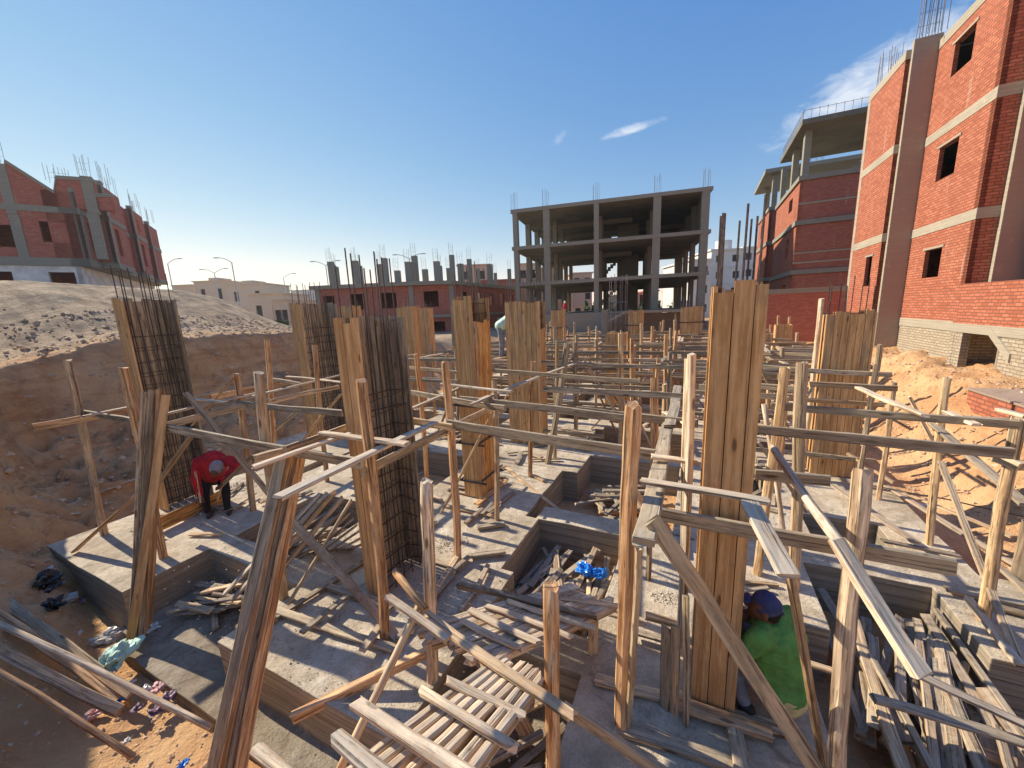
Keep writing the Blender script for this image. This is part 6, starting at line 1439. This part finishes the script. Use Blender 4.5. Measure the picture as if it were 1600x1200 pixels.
# ------------------------------------------------------------------ litter
def bag(c, sx, sy, sz, mat, label, seed, name='plastic_bag', cat='bag', crump=.35, sub=4, spikes=0):
    bm = bmesh.new(); bmesh.ops.create_icosphere(bm, subdivisions=sub, radius=1)
    for v in bm.verts:
        p = v.co.copy(); q = p * 1.6 + Vector((seed * 3.1, 0, 0)); n1 = mnoise.noise(q); n2 = abs(mnoise.noise(q * 2.3)); n3 = abs(mnoise.noise(q * 5.1))
        k_ = 1 + crump * (n1 * 1.1 - n2 * .9 - n3 * .35)
        v.co = Vector((p.x * sx * k_, p.y * sy * k_, max(-.25, p.z) * sz * k_))
    me = bpy.data.meshes.new(name); bm.to_mesh(me); bm.free(); me.materials.append(MATS[mat])
    o = bpy.data.objects.new(name, me); COL.objects.link(o); o.location = c + V_(0, 0, sz * .2); o.rotation_euler = (0, 0, seed * 1.3); return tag(o, label, cat)
def gp_(x, y, z=None):
    if z is None:
        z = -.55
        for _ in range(6): p = GZ(x, y, z); z = gh(p.x, p.y)
    return GZ(x, y, z)
bag(gp_(70, 918), .20, .15, .15, 'plastic_black', 'crumpled black rubbish bag on the sand by the left footing', 1, crump=.6); bag(gp_(82, 948), .12, .1, .08, 'plastic_black', 'smaller black bag trailing below the big one', 2, crump=.7)
bag(gp_(74, 893), .09, .07, .06, 'plastic_white', 'white bag tucked behind the black rubbish bag', 3); bag(gp_(92, 846), .10, .08, .06, 'plastic_white', 'white bag lying above the corner of the left footing', 4)
bag(gp_(103, 938), .11, .08, .05, 'plastic_clear', 'shiny silver wrapper below the left footing', 5, 'wrapper', 'wrapper', .7); bag(gp_(120, 944), .08, .07, .04, 'plastic_purple', 'dark purple wrapper beside the silver one', 6, 'wrapper', 'wrapper', .7)
bag(gp_(82, 966), .13, .08, .03, 'plastic_white', 'flat torn white bag among the litter on the sand', 7, crump=.8); bag(gp_(78, 985), .10, .06, .03, 'plastic_white', 'second flat white scrap lower on the sand', 8, crump=.8); bag(gp_(125, 989), .05, .02, .015, 'plastic_white', 'small white paper scrap on the sand', 9, 'paper_scrap', 'paper')
bag(gp_(172, 998), .17, .11, .09, 'plastic_clear', 'translucent beige bag at the foot of the leaning sheaf', 10, crump=.5); bag(GZ(186, 1028, -.38), .24, .13, .11, 'plastic_green', 'pale green plastic bag lying by the leaning sheaf', 11, crump=.5)
bag(GZ(238, 982, -.45), .08, .06, .05, 'bottle_clear', 'clear crushed wrapper right of the leaning sheaf', 12, 'wrapper', 'wrapper', .7)
for (x, y, r, mt, lb) in ((190, 1092, .07, 'plastic_blue', 'blue wrapper in the rubbish at the lower left'), (198, 1100, .06, 'card_orange', 'orange carton scrap in the lower left rubbish'), (226, 1078, .06, 'plastic_white', 'white cup in the lower left rubbish'), (246, 1076, .08, 'plastic_pink', 'pink cloth scrap in the lower left rubbish'),
                          (262, 1092, .09, 'plastic_purple', 'purple wrapper in the lower left rubbish'), (214, 1108, .06, 'plastic_purple', 'dark blue and purple foil by the orange carton'), (244, 1112, .07, 'plastic_purple', 'violet foil under the pale pole'), (146, 1118, .10, 'plastic_pink', 'mauve sheet scrap between the timbers'), (197, 1160, .04, 'plastic_white', 'white paper ball at the end of the orange pole'), (286, 1196, .05, 'plastic_blue', 'pale blue scrap at the bottom left'), (206, 1066, .04, 'plastic_white', 'tiny white scrap by the lip of the blinding')):
    bag(gp_(x, y, -.50), r, r * .7, r * .5, mt, lb, x, 'litter_scrap', 'litter', .7, 3)
bag(GZ(915, 893, -.20), .13, .10, .09, 'plastic_blue', 'bright blue plastic bag lying on the scrap boards', 21, crump=.6); bag(GZ(937, 899, -.20), .10, .08, .08, 'plastic_blue', 'right half of the torn blue bag on the scrap boards', 22, crump=.6)
m = MB(); c0 = GZ(1392, 1146, -.52); c1 = GZ(1416, 1166, -.52); m.tube(c0, c1, .045, 14); m.tube(c1, c1 + (c1 - c0).normalized() * .05, .045, 14, .018); m.face([c0 + V_(0, 0, .045).cross((c1 - c0).normalized()) * math.cos(t) + V_(0, 0, .045) * math.sin(t) for t in [i * .449 for i in range(14)]]); tag(m.build('bottle', 'bottle_clear'), 'clear plastic bottle on the sand at the lower right', 'bottle')
bag(gp_(1440, 792), .16, .1, .05, 'plastic_white', 'white sack on the sand left of the footing post', 31, crump=.5); bag(GY(912, 573, 13.5), .12, .1, .1, 'plastic_white', 'white bag hung among the far rails', 33); bag(GZ(913, 703, -.3), .13, .09, .07, 'plastic_white', 'white sack in the pit beside the leaning plank post', 34, crump=.5)

# ------------------------------------------------------------------ stones and clods
def stones(n, sampler, name, label, mat, rmin, rmax, seed):
    rs = random.Random(seed); vs_, fs = [], []
    base = [Vector(v) for v in ((1, 0, 0), (-1, 0, 0), (0, 1, 0), (0, -1, 0), (0, 0, 1), (0, 0, -1))]; tri = ((0, 2, 4), (2, 1, 4), (1, 3, 4), (3, 0, 4), (2, 0, 5), (1, 2, 5), (3, 1, 5), (0, 3, 5))
    P = [sampler(rs) for _ in range(n)]; X = np.array([[p[0] for p in P]]); Y = np.array([[p[1] for p in P]]); H, _, _ = ground_h(X, Y)
    for i, p in enumerate(P):
        r = rs.uniform(rmin, rmax) * (.5 + rs.random() ** 2); z = max(float(H[0, i]), p[2] if len(p) > 2 else -9); k_ = len(vs_)
        rot = Matrix.Rotation(rs.uniform(0, 6), 3, 'Z') @ Matrix.Rotation(rs.uniform(0, 3), 3, 'X')
        for b in base: q = rot @ (b * r * rs.uniform(.6, 1.2)); vs_.append((p[0] + q.x, p[1] + q.y, z + q.z * .7 + r * .15))
        fs += [tuple(k_ + t for t in tr) for tr in tri]
    me = bpy.data.meshes.new(name); me.from_pydata(vs_, [], fs); me.materials.append(MATS[mat]); o = bpy.data.objects.new(name, me); COL.objects.link(o); return tag(o, label, 'rubble', kind='stuff')
def smp(a0, a1, b0, b1, z=None):
    def f(rs):
        p = W(rs.uniform(a0, a1), rs.uniform(b0, b1)); return (p.x, p.y) if z is None else (p.x, p.y, z)
    return f
stones(2600, smp(-9.5, -1.2, -1.0, 1.5), 'rubble', 'loose clods and stones on the sand below the footings', 'rubble', .008, .03, 1)
stones(3200, smp(-16, -8.6, 0, 12), 'rubble', 'clods on the left sand bank', 'rubble', .015, .075, 2)
stones(2400, smp(3.8, 7, 5, 21), 'rubble', 'clods on the sunlit right sand bank', 'rubble', .015, .055, 3)
stones(1500, smp(-6, -1, 1.6, 3.6, .004), 'rubble', 'crumbs of concrete on the front footing', 'concrete_foundation', .003, .012, 4)
def disc(px_, py_, r):
    c = GZ(px_, py_, 0)
    def f(rs):
        t = rs.uniform(0, 6.28); q = r * rs.random() ** .8; return (c.x + q * math.cos(t), c.y + q * .7 * math.sin(t), .003)
    return f
for px_, py_, r_, lb_ in ((1040, 935, .16, 'pale crumbs of mortar left of the tallest near form'), (1165, 962, .2, 'sunlit gravel in front of the squatting man'), (1145, 915, .15, 'gravel beyond the tallest near form'), (762, 700, .3, 'gravel on the slab behind the clamped form'), (380, 760, .35, 'mortar crumbs beside the red-shirted worker'), (700, 850, .3, 'gravel by the tall reddish post')):
    stones(260, disc(px_, py_, r_), 'gravel', lb_, 'concrete_foundation', .006, .018, px_)
stones(260, smp(-30, -14, -6, 14), 'rubble', 'stones scattered over the spoil mound', 'rubble', .02, .05, 5)

# ------------------------------------------------------------------ air: thin haze over the whole site
hm = bpy.data.materials.new('haze'); hm.use_nodes = True; hn = hm.node_tree.nodes; hn.clear()
ho = hn.new('ShaderNodeOutputMaterial'); hv = hn.new('ShaderNodeVolumePrincipled'); hv.inputs['Color'].default_value = (.86, .92, 1, 1); hv.inputs['Density'].default_value = .0004; hv.inputs['Anisotropy'].default_value = .3
hm.node_tree.links.new(hv.outputs[0], ho.inputs['Volume'])
m = MB(); m.box(-160, -60, -2.0, 160, 170, 30, X=Vector((1, 0, 0)), Y=Vector((0, 1, 0))); hz_ = m.build('haze', 'sand'); hz_.data.materials.clear(); hz_.data.materials.append(hm)
bm = bmesh.new(); bm.from_mesh(hz_.data); bmesh.ops.remove_doubles(bm, verts=bm.verts, dist=.001); bm.to_mesh(hz_.data); bm.free()
tag(hz_, 'thin dusty air over the building site', 'haze', kind='stuff')
